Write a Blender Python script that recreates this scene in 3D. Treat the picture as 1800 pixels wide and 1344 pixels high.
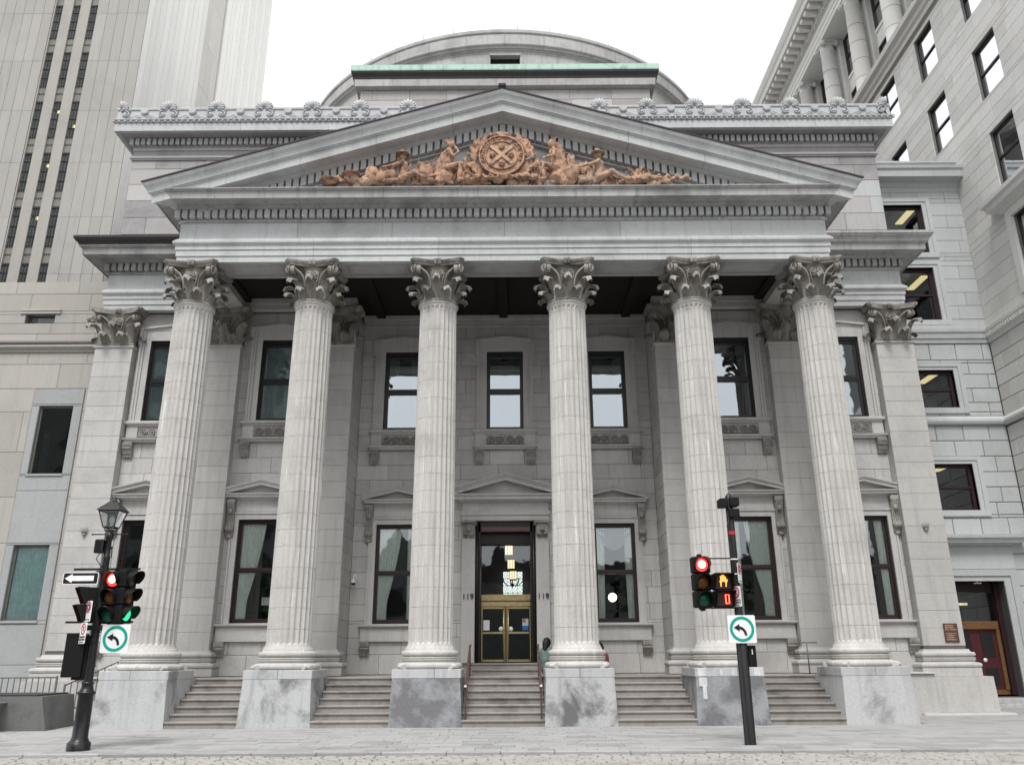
import bpy, bmesh, math, random
from mathutils import Vector, Matrix, Euler
R = math.radians
for o in list(bpy.data.objects):
    bpy.data.objects.remove(o, do_unlink=True)
scene = bpy.context.scene
COL = scene.collection

# ---------------------------------------------------------------- camera
CAM = Vector((0.25, -21.97, 1.65)); PITCH = R(18.5); ROLL = 0.0062
cam_data = bpy.data.cameras.new('camera'); cam = bpy.data.objects.new('camera', cam_data)
COL.objects.link(cam); scene.camera = cam
_r = Vector((1, 0, 0)); _f = Vector((0, math.cos(PITCH), math.sin(PITCH))); _u = _r.cross(_f)
_rr = (_r - _u * ROLL).normalized(); _uu = (_u + _r * ROLL).normalized()
_m = Matrix((_rr, _uu, -_f)).transposed().to_4x4(); _m.translation = CAM
cam.matrix_world = _m
cam_data.sensor_fit = 'HORIZONTAL'; cam_data.sensor_width = 36.0; cam_data.lens = 28.8
cam_data.clip_start = 0.1; cam_data.clip_end = 2000

# ---------------------------------------------------------------- sky and sun (bright overcast)
SUN_EL, SUN_AZ = R(58), R(193)
world = bpy.data.worlds.new('World'); scene.world = world; world.use_nodes = True
wn = world.node_tree; wn.nodes.clear()
w_out = wn.nodes.new('ShaderNodeOutputWorld'); w_bg = wn.nodes.new('ShaderNodeBackground')
w_sky = wn.nodes.new('ShaderNodeTexSky'); w_sky.sky_type = 'NISHITA'; w_sky.sun_disc = False
w_sky.sun_elevation = SUN_EL; w_sky.sun_rotation = SUN_AZ; w_sky.dust_density = 6.0; w_sky.ozone_density = 1.0
w_hs = wn.nodes.new('ShaderNodeHueSaturation'); w_hs.inputs['Saturation'].default_value = 0.06
w_mix = wn.nodes.new('ShaderNodeMix'); w_mix.data_type = 'RGBA'
w_mix.inputs['Factor'].default_value = 0.72
w_mix.inputs['B'].default_value = (9.9, 10.0, 10.2, 1)          # the even cloud cover
wn.links.new(w_sky.outputs[0], w_hs.inputs['Color']); wn.links.new(w_hs.outputs[0], w_mix.inputs['A'])
wn.links.new(w_mix.outputs['Result'], w_bg.inputs[0]); w_bg.inputs[1].default_value = 0.098
wn.links.new(w_bg.outputs[0], w_out.inputs[0])
sun_d = bpy.data.lights.new('sun', 'SUN'); sun_d.energy = 1.5; sun_d.angle = R(18); sun_d.color = (1, 0.97, 0.93)
sun = bpy.data.objects.new('sun', sun_d); COL.objects.link(sun)
_sd = Vector((-0.22 * math.cos(SUN_EL), -0.975 * math.cos(SUN_EL), math.sin(SUN_EL)))
sun.rotation_euler = _sd.to_track_quat('Z', 'Y').to_euler(); sun.location = (-10, -20, 30)
vs = scene.view_settings; vs.view_transform = 'Standard'; vs.look = 'None'; vs.exposure = 0.78; vs.gamma = 1.0
vs.use_curve_mapping = False
scene.render.engine = 'CYCLES'

# ---------------------------------------------------------------- materials
MAT = {}
def _nt(name):
    m = bpy.data.materials.new(name); m.use_nodes = True; MAT[name] = m
    nt = m.node_tree; b = nt.nodes['Principled BSDF']
    return m, nt, b
def plain(name, col, rough=0.6, metal=0.0, spec=0.4, emit=None, estr=1.0, grain=0.0, scale=30):
    m, nt, b = _nt(name)
    b.inputs['Base Color'].default_value = (*col, 1); b.inputs['Roughness'].default_value = rough
    b.inputs['Metallic'].default_value = metal; b.inputs['Specular IOR Level'].default_value = spec
    if emit:
        b.inputs['Emission Color'].default_value = (*emit, 1); b.inputs['Emission Strength'].default_value = estr
    if grain:
        geo = nt.nodes.new('ShaderNodeNewGeometry'); n = nt.nodes.new('ShaderNodeTexNoise')
        n.inputs['Scale'].default_value = scale; n.inputs['Detail'].default_value = 5
        nt.links.new(geo.outputs['Position'], n.inputs['Vector'])
        mr = nt.nodes.new('ShaderNodeMapRange'); mr.inputs['To Min'].default_value = 1 - grain; mr.inputs['To Max'].default_value = 1 + grain
        mr.inputs['From Min'].default_value = .3; mr.inputs['From Max'].default_value = .7
        mx = nt.nodes.new('ShaderNodeVectorMath'); mx.operation = 'MULTIPLY'
        mx.inputs[0].default_value = col
        nt.links.new(n.outputs[0], mr.inputs[0]); nt.links.new(mr.outputs[0], mx.inputs[1]); nt.links.new(mx.outputs[0], b.inputs['Base Color'])
    return m
def stone(name, col, dark=None, pale=0, rand=.10, stain=.35, streak=.3, sscale=.9, rough=.85, bump=.25, tint=None, fine=.07, lo=.5, hi=.68, detail=6, distort=0):
    """weathered cut stone: tone differs from block to block, cloudy soot stains, rain streaks, fine grain"""
    m, nt, b = _nt(name); L = nt.links.new; N = nt.nodes.new
    dark = dark or tuple(c * .42 for c in col)
    geo = N('ShaderNodeNewGeometry'); oi = N('ShaderNodeObjectInfo')
    n1 = N('ShaderNodeTexNoise'); n1.inputs['Scale'].default_value = sscale; n1.inputs['Detail'].default_value = detail; n1.inputs['Roughness'].default_value = .6 if detail < 8 else .66; n1.inputs['Distortion'].default_value = distort
    L(geo.outputs['Position'], n1.inputs['Vector'])
    r1 = N('ShaderNodeMapRange'); r1.inputs['From Min'].default_value = lo; r1.inputs['From Max'].default_value = hi
    r1.inputs['To Max'].default_value = stain; L(n1.outputs[0], r1.inputs[0])
    mp = N('ShaderNodeMapping'); mp.inputs['Scale'].default_value = (5, 5, .35); L(geo.outputs['Position'], mp.inputs[0])
    n2 = N('ShaderNodeTexNoise'); n2.inputs['Scale'].default_value = 1.2; n2.inputs['Detail'].default_value = 4; L(mp.outputs[0], n2.inputs['Vector'])
    r2 = N('ShaderNodeMapRange'); r2.inputs['From Min'].default_value = .5; r2.inputs['From Max'].default_value = .75
    r2.inputs['To Max'].default_value = streak; L(n2.outputs[0], r2.inputs[0])
    mxm = N('ShaderNodeMath'); mxm.operation = 'MAXIMUM'; L(r1.outputs[0], mxm.inputs[0]); L(r2.outputs[0], mxm.inputs[1])
    mix = N('ShaderNodeMix'); mix.data_type = 'RGBA'; mix.inputs['A'].default_value = (*col, 1); mix.inputs['B'].default_value = (*dark, 1)
    L(mxm.outputs[0], mix.inputs['Factor'])
    last = mix.outputs['Result']
    if tint:
        wn_ = N('ShaderNodeTexWhiteNoise'); wn_.noise_dimensions = '1D'; L(oi.outputs['Random'], wn_.inputs['W'])
        rt = N('ShaderNodeMapRange'); rt.inputs['From Min'].default_value = .55; rt.inputs['To Max'].default_value = .8; L(wn_.outputs['Value'], rt.inputs[0])
        m2 = N('ShaderNodeMix'); m2.data_type = 'RGBA'; L(rt.outputs[0], m2.inputs['Factor']); L(last, m2.inputs['A']); m2.inputs['B'].default_value = (*tint, 1)
        last = m2.outputs['Result']
    if pale:      # lime run-off left in thin vertical lines
        mq = N('ShaderNodeMapping'); mq.inputs['Scale'].default_value = (16, 16, .9); L(geo.outputs['Position'], mq.inputs[0])
        nq = N('ShaderNodeTexNoise'); nq.inputs['Scale'].default_value = 1.0; nq.inputs['Detail'].default_value = 3; L(mq.outputs[0], nq.inputs['Vector'])
        rq_ = N('ShaderNodeMapRange'); rq_.inputs['From Min'].default_value = .64; rq_.inputs['From Max'].default_value = .70; rq_.inputs['To Max'].default_value = pale; L(nq.outputs[0], rq_.inputs[0])
        m3 = N('ShaderNodeMix'); m3.data_type = 'RGBA'; L(rq_.outputs[0], m3.inputs['Factor']); L(last, m3.inputs['A']); m3.inputs['B'].default_value = (.72, .72, .70, 1); last = m3.outputs['Result']
    n3 = N('ShaderNodeTexNoise'); n3.inputs['Scale'].default_value = 22; n3.inputs['Detail'].default_value = 6; L(geo.outputs['Position'], n3.inputs['Vector'])
    r3 = N('ShaderNodeMapRange'); r3.inputs['From Min'].default_value = .3; r3.inputs['From Max'].default_value = .7
    r3.inputs['To Min'].default_value = 1 - fine; r3.inputs['To Max'].default_value = 1 + fine; L(n3.outputs[0], r3.inputs[0])
    r4 = N('ShaderNodeMapRange'); r4.inputs['To Min'].default_value = 1 - rand; r4.inputs['To Max'].default_value = 1 + rand; L(oi.outputs['Random'], r4.inputs[0])
    mm = N('ShaderNodeMath'); mm.operation = 'MULTIPLY'; L(r3.outputs[0], mm.inputs[0]); L(r4.outputs[0], mm.inputs[1])
    vm = N('ShaderNodeVectorMath'); vm.operation = 'SCALE'; L(last, vm.inputs[0]); L(mm.outputs[0], vm.inputs['Scale'])
    L(vm.outputs[0], b.inputs['Base Color'])
    b.inputs['Roughness'].default_value = rough; b.inputs['Specular IOR Level'].default_value = .3
    bp = N('ShaderNodeBump'); bp.inputs['Strength'].default_value = bump; bp.inputs['Distance'].default_value = .02
    L(n3.outputs[0], bp.inputs['Height']); L(bp.outputs[0], b.inputs['Normal'])
    return m
def glass(name, tint=(.05, .06, .06), refl=.35, thru=.75, rcol=(.9, .96, 1)):
    """coated window glass: a share is mirrored, the rest goes through, dimmed"""
    m = bpy.data.materials.new(name); m.use_nodes = True; MAT[name] = m; nt = m.node_tree; nt.nodes.clear(); N = nt.nodes.new; L = nt.links.new
    o = N('ShaderNodeOutputMaterial'); g = N('ShaderNodeBsdfGlossy'); g.inputs['Roughness'].default_value = .02; g.inputs[0].default_value = (*rcol, 1)
    t = N('ShaderNodeBsdfTransparent'); t.inputs[0].default_value = (thru, thru * 1.03, thru * 1.02, 1)
    geo = N('ShaderNodeNewGeometry'); n = N('ShaderNodeTexNoise'); n.inputs['Scale'].default_value = 1.3; L(geo.outputs['Position'], n.inputs['Vector'])
    bp = N('ShaderNodeBump'); bp.inputs['Strength'].default_value = .06; bp.inputs['Distance'].default_value = .05; L(n.outputs[0], bp.inputs['Height']); L(bp.outputs[0], g.inputs['Normal'])
    fr = N('ShaderNodeFresnel'); fr.inputs['IOR'].default_value = 1.5
    mr = N('ShaderNodeMapRange'); mr.inputs['To Min'].default_value = refl; mr.inputs['To Max'].default_value = 1.0; L(fr.outputs[0], mr.inputs[0])
    x = N('ShaderNodeMixShader'); L(mr.outputs[0], x.inputs[0]); L(t.outputs[0], x.inputs[1]); L(g.outputs[0], x.inputs[2]); L(x.outputs[0], o.inputs[0])
    return m
stone('wall_stone', (.50, .493, .480), rand=.08, stain=.32, streak=.28)
stone('pilaster_stone', (.485, .477, .463), rand=.06, stain=.25, streak=.3)
stone('column_stone', (.52, .507, .488), dark=(.26, .25, .232), pale=.75, rand=.03, stain=.35, streak=.4)
stone('entab_stone', (.50, .515, .52), dark=(.2, .2, .2), rand=.08, stain=.35, streak=.25)
stone('cornice_stone', (.40, .40, .395), dark=(.12, .12, .12), rand=.09, stain=.55, streak=.5)
stone('attic_stone', (.38, .37, .375), dark=(.18, .175, .185), rand=.16, stain=.5, streak=.35, tint=(.44, .425, .41))
stone('parapet_metal', (.48, .49, .505), dark=(.28, .29, .31), rand=.03, stain=.3, streak=.2)
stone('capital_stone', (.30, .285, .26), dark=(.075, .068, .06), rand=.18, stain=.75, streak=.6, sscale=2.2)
stone('carving_stone', (.30, .29, .27), dark=(.12, .11, .1), rand=.1, stain=.5, streak=.4, sscale=2)
stone('plinth_stone', (.46, .468, .475), dark=(.19, .19, .20), rand=.05, stain=.75, streak=.35, sscale=.9, lo=.55, hi=.67, detail=12, distort=.25)
stone('plinth_mottled', (.45, .458, .465), dark=(.13, .13, .135), rand=.05, stain=.95, streak=.4, sscale=1.0, lo=.485, hi=.63, detail=12, distort=.3)
stone('plinth_dark', (.30, .31, .325), dark=(.12, .12, .125), rand=.1, stain=.8, streak=.2, sscale=1.1, lo=.40, hi=.55, detail=12, distort=.3)
stone('step_stone', (.295, .275, .258), dark=(.12, .108, .10), rand=.14, stain=.6, streak=.2, sscale=1.6)
stone('drum_stone', (.46, .455, .445), dark=(.17, .17, .18), rand=.1, stain=.45, streak=.4)
stone('annex_stone', (.50, .52, .525), dark=(.28, .29, .28), rand=.07, stain=.25, streak=.2)
stone('wing_stone', (.69, .685, .665), dark=(.52, .515, .50), rand=.08, stain=.3, streak=.25, tint=(.66, .645, .61))
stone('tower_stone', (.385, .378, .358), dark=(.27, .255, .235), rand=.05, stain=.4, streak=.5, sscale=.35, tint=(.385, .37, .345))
stone('tower_flank_lit', (.84, .83, .80), dark=(.72, .715, .70), rand=.05, stain=.3, streak=.3, sscale=.4)  # skylight on the side face painted in: tower stone made far paler
stone('podium_stone', (.40, .385, .355), dark=(.25, .245, .23), rand=.08, stain=.35, streak=.3, sscale=.5, tint=(.41, .39, .355))
stone('bluestone', (.35, .362, .368), dark=(.27, .28, .285), rand=.05, stain=.3, streak=.3)
stone('paver_stone', (.325, .325, .325), dark=(.20, .20, .20), rand=.14, stain=.45, streak=0, sscale=1.4, bump=.3)
stone('sett_stone', (.345, .335, .315), dark=(.18, .17, .15), rand=.12, stain=.5, streak=0, sscale=1.2, bump=.5)
stone('mortar', (.13, .127, .122), rand=0, stain=.3, streak=.2)
stone('notch_shaded', (.62, .60, .56), dark=(.48, .46, .43), rand=.05, stain=.3, streak=.3, sscale=.4)  # shade of the recess painted in: flank stone toned down
stone('mortar_pale', (.22, .215, .205), rand=0, stain=.3, streak=.2)
stone('joint_sand', (.14, .135, .13), rand=0, stain=.4, streak=0)
stone('granite', (.16, .165, .16), dark=(.08, .085, .08), rand=.05, stain=.5, streak=.4, sscale=2)
stone('copper', (.43, .61, .51), dark=(.12, .17, .15), rand=.04, stain=.45, streak=.35, sscale=1.5, lo=.56, hi=.62)
stone('terracotta', (.45, .275, .185), dark=(.10, .078, .068), rand=.18, stain=.88, streak=.6, sscale=6, lo=.47, hi=.64)
stone('terracotta_pale', (.47, .32, .23), dark=(.16, .12, .10), rand=.14, stain=.75, streak=.5, sscale=5, lo=.5, hi=.66)
stone('lead', (.06, .052, .058), dark=(.03, .028, .03), rand=.02, stain=.4, streak=.3)
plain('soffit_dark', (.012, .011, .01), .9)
plain('frame_wood', (.032, .020, .019), .35, grain=.25)
plain('frame_black', (.018, .016, .018), .35, grain=.2)
plain('frame_maroon', (.036, .016, .022), .4)
plain('bronze_dark', (.022, .019, .018), .35, metal=.3)
plain('brass', (.46, .37, .20), .38, metal=.8, grain=.15, scale=9)
plain('rail_brown', (.10, .055, .045), .45)
plain('iron', (.035, .036, .037), .5)
plain('iron_grey', (.16, .155, .15), .5, grain=.2)
plain('post_black', (.012, .012, .014), .35, grain=.3, scale=14)
plain('signal_black', (.008, .008, .009), .6, spec=.2)
stone('spandrel_grey', (.22, .215, .19), rand=.06, stain=.3, streak=.3)
plain('sign_white', (.80, .81, .82), .35, grain=.04, scale=6)
plain('limewash', (.58, .59, .60), .8, grain=.12, scale=9)
plain('sign_black', (.012, .012, .018), .4)
plain('sign_green', (.0, .33, .25), .35)
plain('sign_red', (.5, .02, .05), .35)
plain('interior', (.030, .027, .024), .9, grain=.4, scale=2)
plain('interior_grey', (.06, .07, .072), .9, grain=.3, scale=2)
plain('curtain_green', (.78, .84, .79), .8, grain=.08, scale=8)
plain('curtain_teal', (.60, .80, .80), .8, grain=.12, scale=6)
plain('curtain_grey', (.36, .40, .40), .8, grain=.08, scale=8)
plain('lamp_warm', (.9, .8, .6), .5, emit=(1, .80, .50), estr=1.5)
plain('lamp_globe', (.9, .85, .7), .5, emit=(1, .85, .6), estr=3.2)
plain('lamp_tube', (.9, .85, .6), .5, emit=(1, .83, .42), estr=.8)
plain('lamp_spark', (.9, .7, .3), .5, emit=(1, .68, .22), estr=.55)
plain('grid_light', (.9, .9, .9), .5, emit=(.85, .95, .88), estr=1.5)
plain('lens_red_on', (.5, .02, .02), .3, emit=(1, .035, .03), estr=1.8)
plain('lens_red_core', (.9, .5, .4), .3, emit=(1, .40, .26), estr=3)
plain('lens_amber_off', (.16, .055, .008), .25)
plain('lens_green_off', (.004, .085, .045), .25)
plain('lens_green_on', (.02, .4, .2), .3, emit=(.03, .62, .25), estr=.9)
plain('hand_orange', (.9, .3, .05), .4, emit=(1, .30, .07), estr=1.7)
plain('hand_red', (.9, .1, .05), .4, emit=(1, .09, .05), estr=3)
plain('lens_brown', (.05, .025, .02), .3)
plain('maroon_door', (.075, .016, .02), .35, grain=.15)
plain('maroon_dark', (.028, .010, .013), .5)
plain('oak', (.16, .085, .035), .4, grain=.3, scale=12)
plain('hair_black', (.006, .006, .007), .6)
plain('skin', (.42, .24, .17), .6)
plain('jacket_teal', (.12, .165, .155), .85, grain=.2, scale=15)
plain('jacket_red', (.20, .045, .045), .85, grain=.2, scale=15)
plain('cloth_black', (.012, .012, .014), .85)
plain('plastic_white', (.75, .75, .75), .35)
plain('poster_blue', (.03, .14, .42), .4)
plain('poster_pink', (.55, .10, .16), .4)
plain('poster_pale', (.45, .6, .62), .4)
plain('foliage_dark', (.03, .06, .02), .8, grain=.6, scale=1.5)
glass('pane', refl=.15, thru=.96)
glass('pane_clear', refl=.08, thru=.92)
glass('pane_dark', refl=.10, thru=.55)
glass('pane_sky', refl=.36, thru=.6, rcol=(.86, .95, 1.0))
glass('pane_bright', refl=.80, thru=.2, rcol=(.95, .97, 1.0))
glass('lantern_glass', refl=.12, thru=.8)

# ---------------------------------------------------------------- mesh helpers
class MB:
    def __init__(s): s.v = []; s.f = []; s.sm = []
    def add(s, vs, fs, smooth=False):
        k = len(s.v); s.v.extend([tuple(p) for p in vs]); s.f.extend([tuple(i + k for i in f) for f in fs]); s.sm.extend([smooth] * len(fs)); return s
    def box(s, x0, x1, y0, y1, z0, z1, c=0.0):
        if c:
            return s.cham(x0, x1, y0, y1, z0, z1, c)
        return s.add([(x0, y0, z0), (x1, y0, z0), (x1, y1, z0), (x0, y1, z0), (x0, y0, z1), (x1, y0, z1), (x1, y1, z1), (x0, y1, z1)],
              [(0, 1, 5, 4), (1, 2, 6, 5), (2, 3, 7, 6), (3, 0, 4, 7), (4, 5, 6, 7), (3, 2, 1, 0)])
    def cham(s, x0, x1, y0, y1, z0, z1, c):
        P = []
        for x, sx in ((x0, 1), (x1, -1)):
            for y, sy in ((y0, 1), (y1, -1)):
                for z, sz in ((z0, 1), (z1, -1)):
                    P += [(x, y + sy * c, z + sz * c), (x + sx * c, y, z + sz * c), (x + sx * c, y + sy * c, z)]
        bm = bmesh.new(); V = [bm.verts.new(p) for p in P]; bmesh.ops.convex_hull(bm, input=V)
        bm.verts.index_update(); s.add([v.co[:] for v in bm.verts], [[v.index for v in f.verts] for f in bm.faces]); bm.free(); return s
    def prism(s, poly, y0, y1, axis='y'):
        """poly in (x,z) pushed from y0 to y1 (axis y), or (y,z) from x0 to x1 (axis x), or (x,y) from z0 to z1 (axis z)"""
        n = len(poly)
        mk = {'y': lambda p, t: (p[0], t, p[1]), 'x': lambda p, t: (t, p[0], p[1]), 'z': lambda p, t: (p[0], p[1], t)}[axis]
        vs = [mk(p, y0) for p in poly] + [mk(p, y1) for p in poly]
        fs = [tuple(range(n)), tuple(range(2 * n - 1, n - 1, -1))] + [(i, i + n, (i + 1) % n + n, (i + 1) % n) for i in range(n)]
        return s.add(vs, fs)
    def lathe(s, prof, cx=0, cy=0, n=32, cz=0, smooth=True, a0=0, a1=None):
        full = a1 is None; a1 = a1 if a1 is not None else 2 * math.pi
        m = n if full else n + 1; vs = []; fs = []
        for (r, z) in prof:
            for i in range(m):
                a = a0 + (a1 - a0) * i / n; vs.append((cx + r * math.cos(a), cy + r * math.sin(a), cz + z))
        for j in range(len(prof) - 1):
            for i in range(n):
                k = (i + 1) % m; fs.append((j * m + i, j * m + k, (j + 1) * m + k, (j + 1) * m + i))
        return s.add(vs, fs, smooth)
    def tube(s, pts, rad, n=6, smooth=True, cap=True):
        pts = [Vector(p) for p in pts]; vs = []; fs = []
        rad = rad if isinstance(rad, (list, tuple)) else [rad] * len(pts); prev = None
        for i, p in enumerate(pts):
            t = (pts[min(i + 1, len(pts) - 1)] - pts[max(i - 1, 0)]).normalized()
            if prev is None:
                a = Vector((0, 0, 1)) if abs(t.z) < .9 else Vector((0, 1, 0)); nx = t.cross(a).normalized()
            else:
                nx = (prev - t * prev.dot(t)).normalized()
            prev = nx; ny = t.cross(nx)
            for k in range(n):
                a = 2 * math.pi * k / n; vs.append(p + (nx * math.cos(a) + ny * math.sin(a)) * rad[i])
        for i in range(len(pts) - 1):
            for k in range(n):
                fs.append((i * n + k, i * n + (k + 1) % n, (i + 1) * n + (k + 1) % n, (i + 1) * n + k))
        if cap: fs += [tuple(range(n - 1, -1, -1)), tuple((len(pts) - 1) * n + k for k in range(n))]
        return s.add(vs, fs, smooth)
    def ball(s, c, r, n=10, m=7, sq=(1, 1, 1), rot=None):
        vs = []; fs = []; M = rot or Matrix.Identity(3)
        for j in range(m + 1):
            t = math.pi * j / m
            for i in range(n):
                a = 2 * math.pi * i / n
                p = M @ Vector((math.sin(t) * math.cos(a) * r * sq[0], math.sin(t) * math.sin(a) * r * sq[1], math.cos(t) * r * sq[2])); vs.append((c[0] + p.x, c[1] + p.y, c[2] + p.z))
        for j in range(m):
            for i in range(n): fs.append((j * n + i, (j + 1) * n + i, (j + 1) * n + (i + 1) % n, j * n + (i + 1) % n))
        return s.add(vs, fs, True)
    def sweep(s, prof, path, z0=0, caps=True):
        """prof: list of (out, z); path: list of (x, y); 'out' is to the right of travel, mitred corners"""
        n = len(prof); vs = []; fs = []; P = [Vector((p[0], p[1])) for p in path]
        for i, p in enumerate(P):
            d0 = (P[i] - P[i - 1]).normalized() if i else (P[1] - P[0]).normalized()
            d1 = (P[i + 1] - P[i]).normalized() if i + 1 < len(P) else d0
            n0 = Vector((d0.y, -d0.x)); n1 = Vector((d1.y, -d1.x)); b = (n0 + n1); b = b / (1 + n0.dot(n1))
            for (o, z) in prof: vs.append((p.x + b.x * o, p.y + b.y * o, z + z0))
        for i in range(len(P) - 1):
            for k in range(n - 1): fs.append((i * n + k, (i + 1) * n + k, (i + 1) * n + k + 1, i * n + k + 1))
        if caps: fs += [tuple(range(n)), tuple(range((len(P)) * n - 1, (len(P) - 1) * n - 1, -1))]
        return s.add(vs, fs)
    def mesh(s, name, mat, fix=True):
        me = bpy.data.meshes.new(name); me.from_pydata(s.v, [], s.f)
        if fix:
            bm = bmesh.new(); bm.from_mesh(me); bmesh.ops.recalc_face_normals(bm, faces=bm.faces); bm.to_mesh(me); bm.free()
        me.polygons.foreach_set('use_smooth', s.sm if len(s.sm) == len(me.polygons) else [False] * len(me.polygons))
        me.materials.append(MAT[mat]); me.update(); return me
    def build(s, name, mat, parent=None, loc=(0, 0, 0), rotz=0, fix=True):
        return ob(name, s.mesh(name, mat, fix), parent, loc, rotz)
def ob(name, me, parent=None, loc=(0, 0, 0), rotz=0, scale=None):
    o = bpy.data.objects.new(name, me); COL.objects.link(o); o.location = loc
    if rotz: o.rotation_euler = (0, 0, rotz)
    if scale: o.scale = scale
    if parent is not None: o.parent = parent
    return o
def tag(o, label=None, cat=None, group=None, kind=None):
    if label: o['label'] = label
    if cat: o['category'] = cat
    if group: o['group'] = group
    if kind: o['kind'] = kind
    return o
def thing(name, label, cat, loc=(0, 0, 0), rotz=0, group=None):
    return tag(ob(name, None, None, loc, rotz), label, cat, group)
def part(name, parent, loc=(0, 0, 0), rotz=0):
    return ob(name, None, parent, loc, rotz)
_work = bpy.data.scenes.new('workbench')           # small side scene in which modifiers and lettering are turned into meshes
def bake(o):
    _work.collection.objects.link(o); vl = _work.view_layers[0]; vl.update(); dg = vl.depsgraph
    me = bpy.data.meshes.new_from_object(o.evaluated_get(dg)); bpy.data.objects.remove(o); return me
_txt = {}
def text_mesh(txt, size, mat, depth=.004, font_shear=0):
    cu = bpy.data.curves.new('lettering', 'FONT'); cu.body = txt; cu.size = size; cu.extrude = depth; cu.align_x = 'CENTER'; cu.align_y = 'CENTER'
    me = bake(bpy.data.objects.new('lettering', cu))
    me.materials.clear(); me.materials.append(MAT[mat])
    me.transform(Matrix.Rotation(R(90), 4, 'X')); return me
def project(p):
    v = Vector(p) - CAM; d = v.dot(_f)
    if d < .2: return None
    return 900 + 1440 * v.dot(_rr) / d, 672 - 1440 * v.dot(_uu) / d
_blk = {}
def block_mesh(w, h, d, mat, c=.012):
    k = (round(w, 3), round(h, 3), round(d, 3), mat, c)
    if k not in _blk:
        b = MB(); c2 = min(c, w / 4, h / 4)
        b.add([(c2, 0, c2), (w - c2, 0, c2), (w - c2, 0, h - c2), (c2, 0, h - c2), (0, c2, 0), (w, c2, 0), (w, c2, h), (0, c2, h), (0, d, 0), (w, d, 0), (w, d, h), (0, d, h)],
              [(0, 1, 2, 3), (0, 4, 5, 1), (1, 5, 6, 2), (2, 6, 7, 3), (3, 7, 4, 0), (4, 8, 9, 5), (5, 9, 10, 6), (6, 10, 11, 7), (7, 11, 8, 4)])
        _blk[k] = b.mesh('stone_block', mat, fix=False)
    return _blk[k]
def lay(u0, u1, bounds, openings, blen, rnd, jitter=.12, gap=.008, stagger=True):
    """courses of blocks in the (u,z) plane, cut round the openings -> list of (u,z,w,h)"""
    out = []
    for i in range(len(bounds) - 1):
        z0, z1 = bounds[i], bounds[i + 1]
        cuts = sorted({z0, z1, *[z for o in openings for z in (o[2], o[3]) if z0 + .03 < z < z1 - .03]})
        off = (blen * .5 if (i % 2 and stagger) else 0) + rnd.uniform(-.1, .1) * blen
        us = []; u = u0 - blen + off
        while u < u1 + blen:
            us.append(u); u += blen * (1 + rnd.uniform(-jitter, jitter))
        for a, b in zip(cuts[:-1], cuts[1:]):
            segs = [(u0, u1)]
            for o in openings:
                if o[2] < b - .01 and o[3] > a + .01:
                    ns = []
                    for s0, s1 in segs:
                        if o[1] <= s0 or o[0] >= s1: ns.append((s0, s1)); continue
                        if o[0] > s0: ns.append((s0, o[0]))
                        if o[1] < s1: ns.append((o[1], s1))
                    segs = ns
            for s0, s1 in segs:
                e = [s0] + [x for x in us if s0 + .22 < x < s1 - .22] + [s1]
                for p, q in zip(e[:-1], e[1:]):
                    if q - p > .03: out.append((p + gap / 2, a + gap / 2, q - p - gap, b - a - gap))
    return out
def emit(parent, blocks, origin, rotz, d, mat, name='stone_block', limit=300, c=.012, proud=0.0, rest='stone_blocks'):
    """blocks (u,z,w,h) on the plane through origin; the 300 that show largest are objects, the rest one mesh"""
    cr, sr = math.cos(rotz), math.sin(rotz); L = []
    for (u, z, w, h) in blocks:
        pts = [project((origin[0] + cr * uu, origin[1] + sr * uu, origin[2] + zz)) for uu, zz in ((u, z), (u + w, z), (u + w, z + h), (u, z + h))]
        if any(p is None for p in pts): continue
        xs = [p[0] for p in pts]; ys = [p[1] for p in pts]
        if max(xs) < -500 or min(xs) > 2300 or max(ys) < -300 or min(ys) > 1600: continue
        ar = abs(sum(xs[i] * ys[(i + 1) % 4] - xs[(i + 1) % 4] * ys[i] for i in range(4))) / 2
        if max(xs) < 0 or min(xs) > 1800 or max(ys) < 0 or min(ys) > 1344: ar *= .01
        L.append((ar, u, z, w, h))
    L.sort(key=lambda t: -t[0]); objs = []
    for i, (ar, u, z, w, h) in enumerate(L):
        if i < limit:
            objs.append(ob(name, block_mesh(w, h, d, mat, c), parent, (origin[0] + cr * u, origin[1] + sr * u, origin[2] + z), rotz))
    if len(L) > limit:
        b = MB()
        for ar, u, z, w, h in L[limit:]:
            me = block_mesh(w, h, d, mat, c)
            b.add([(origin[0] + cr * (u + v.co.x) - sr * v.co.y, origin[1] + sr * (u + v.co.x) + cr * v.co.y, origin[2] + z + v.co.z) for v in me.vertices], [tuple(p.vertices) for p in me.polygons])
        tag(b.build(rest, mat, parent, fix=False), kind='stuff')
    return objs
# ================================================================ the bank
rnd = random.Random(7)
COLS = (-9.38, -5.74, -1.97, 1.93, 5.72, 9.42); CY_ = .92
PILS = (-9.55, -5.72, 5.72, 9.55); CORN = (-13.2, 13.2)
YO, YI, YP = 4.25, 5.5, 3.9
bank = thing('bank_building', 'grey stone bank with a six-column Corinthian portico, carved pediment and low dome', 'bank')
WIN_B = [(-11.52, YO), (-7.82, YO), (-3.62, YI), (3.62, YI), (7.82, YO), (11.52, YO)]
WIN_T = [(-11.47, YO), (-7.64, YO), (-3.60, YI), (0.0, YI), (3.62, YI), (7.72, YO), (11.47, YO)]
LW, LZ0, LZ1 = .685, 2.68, 5.86; UW, UZ0, UZ1 = .645, 9.15, 12.0
DW, DZ0, DZ1 = 1.0, 1.5, 5.92
def holes(y):
    h = [(x - LW, x + LW, LZ0, LZ1) for x, yy in WIN_B if yy == y] + [(x - UW, x + UW, UZ0, UZ1) for x, yy in WIN_T if yy == y]
    if y == YI: h.append((-DW, DW, 1.0, DZ1))
    return h
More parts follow.
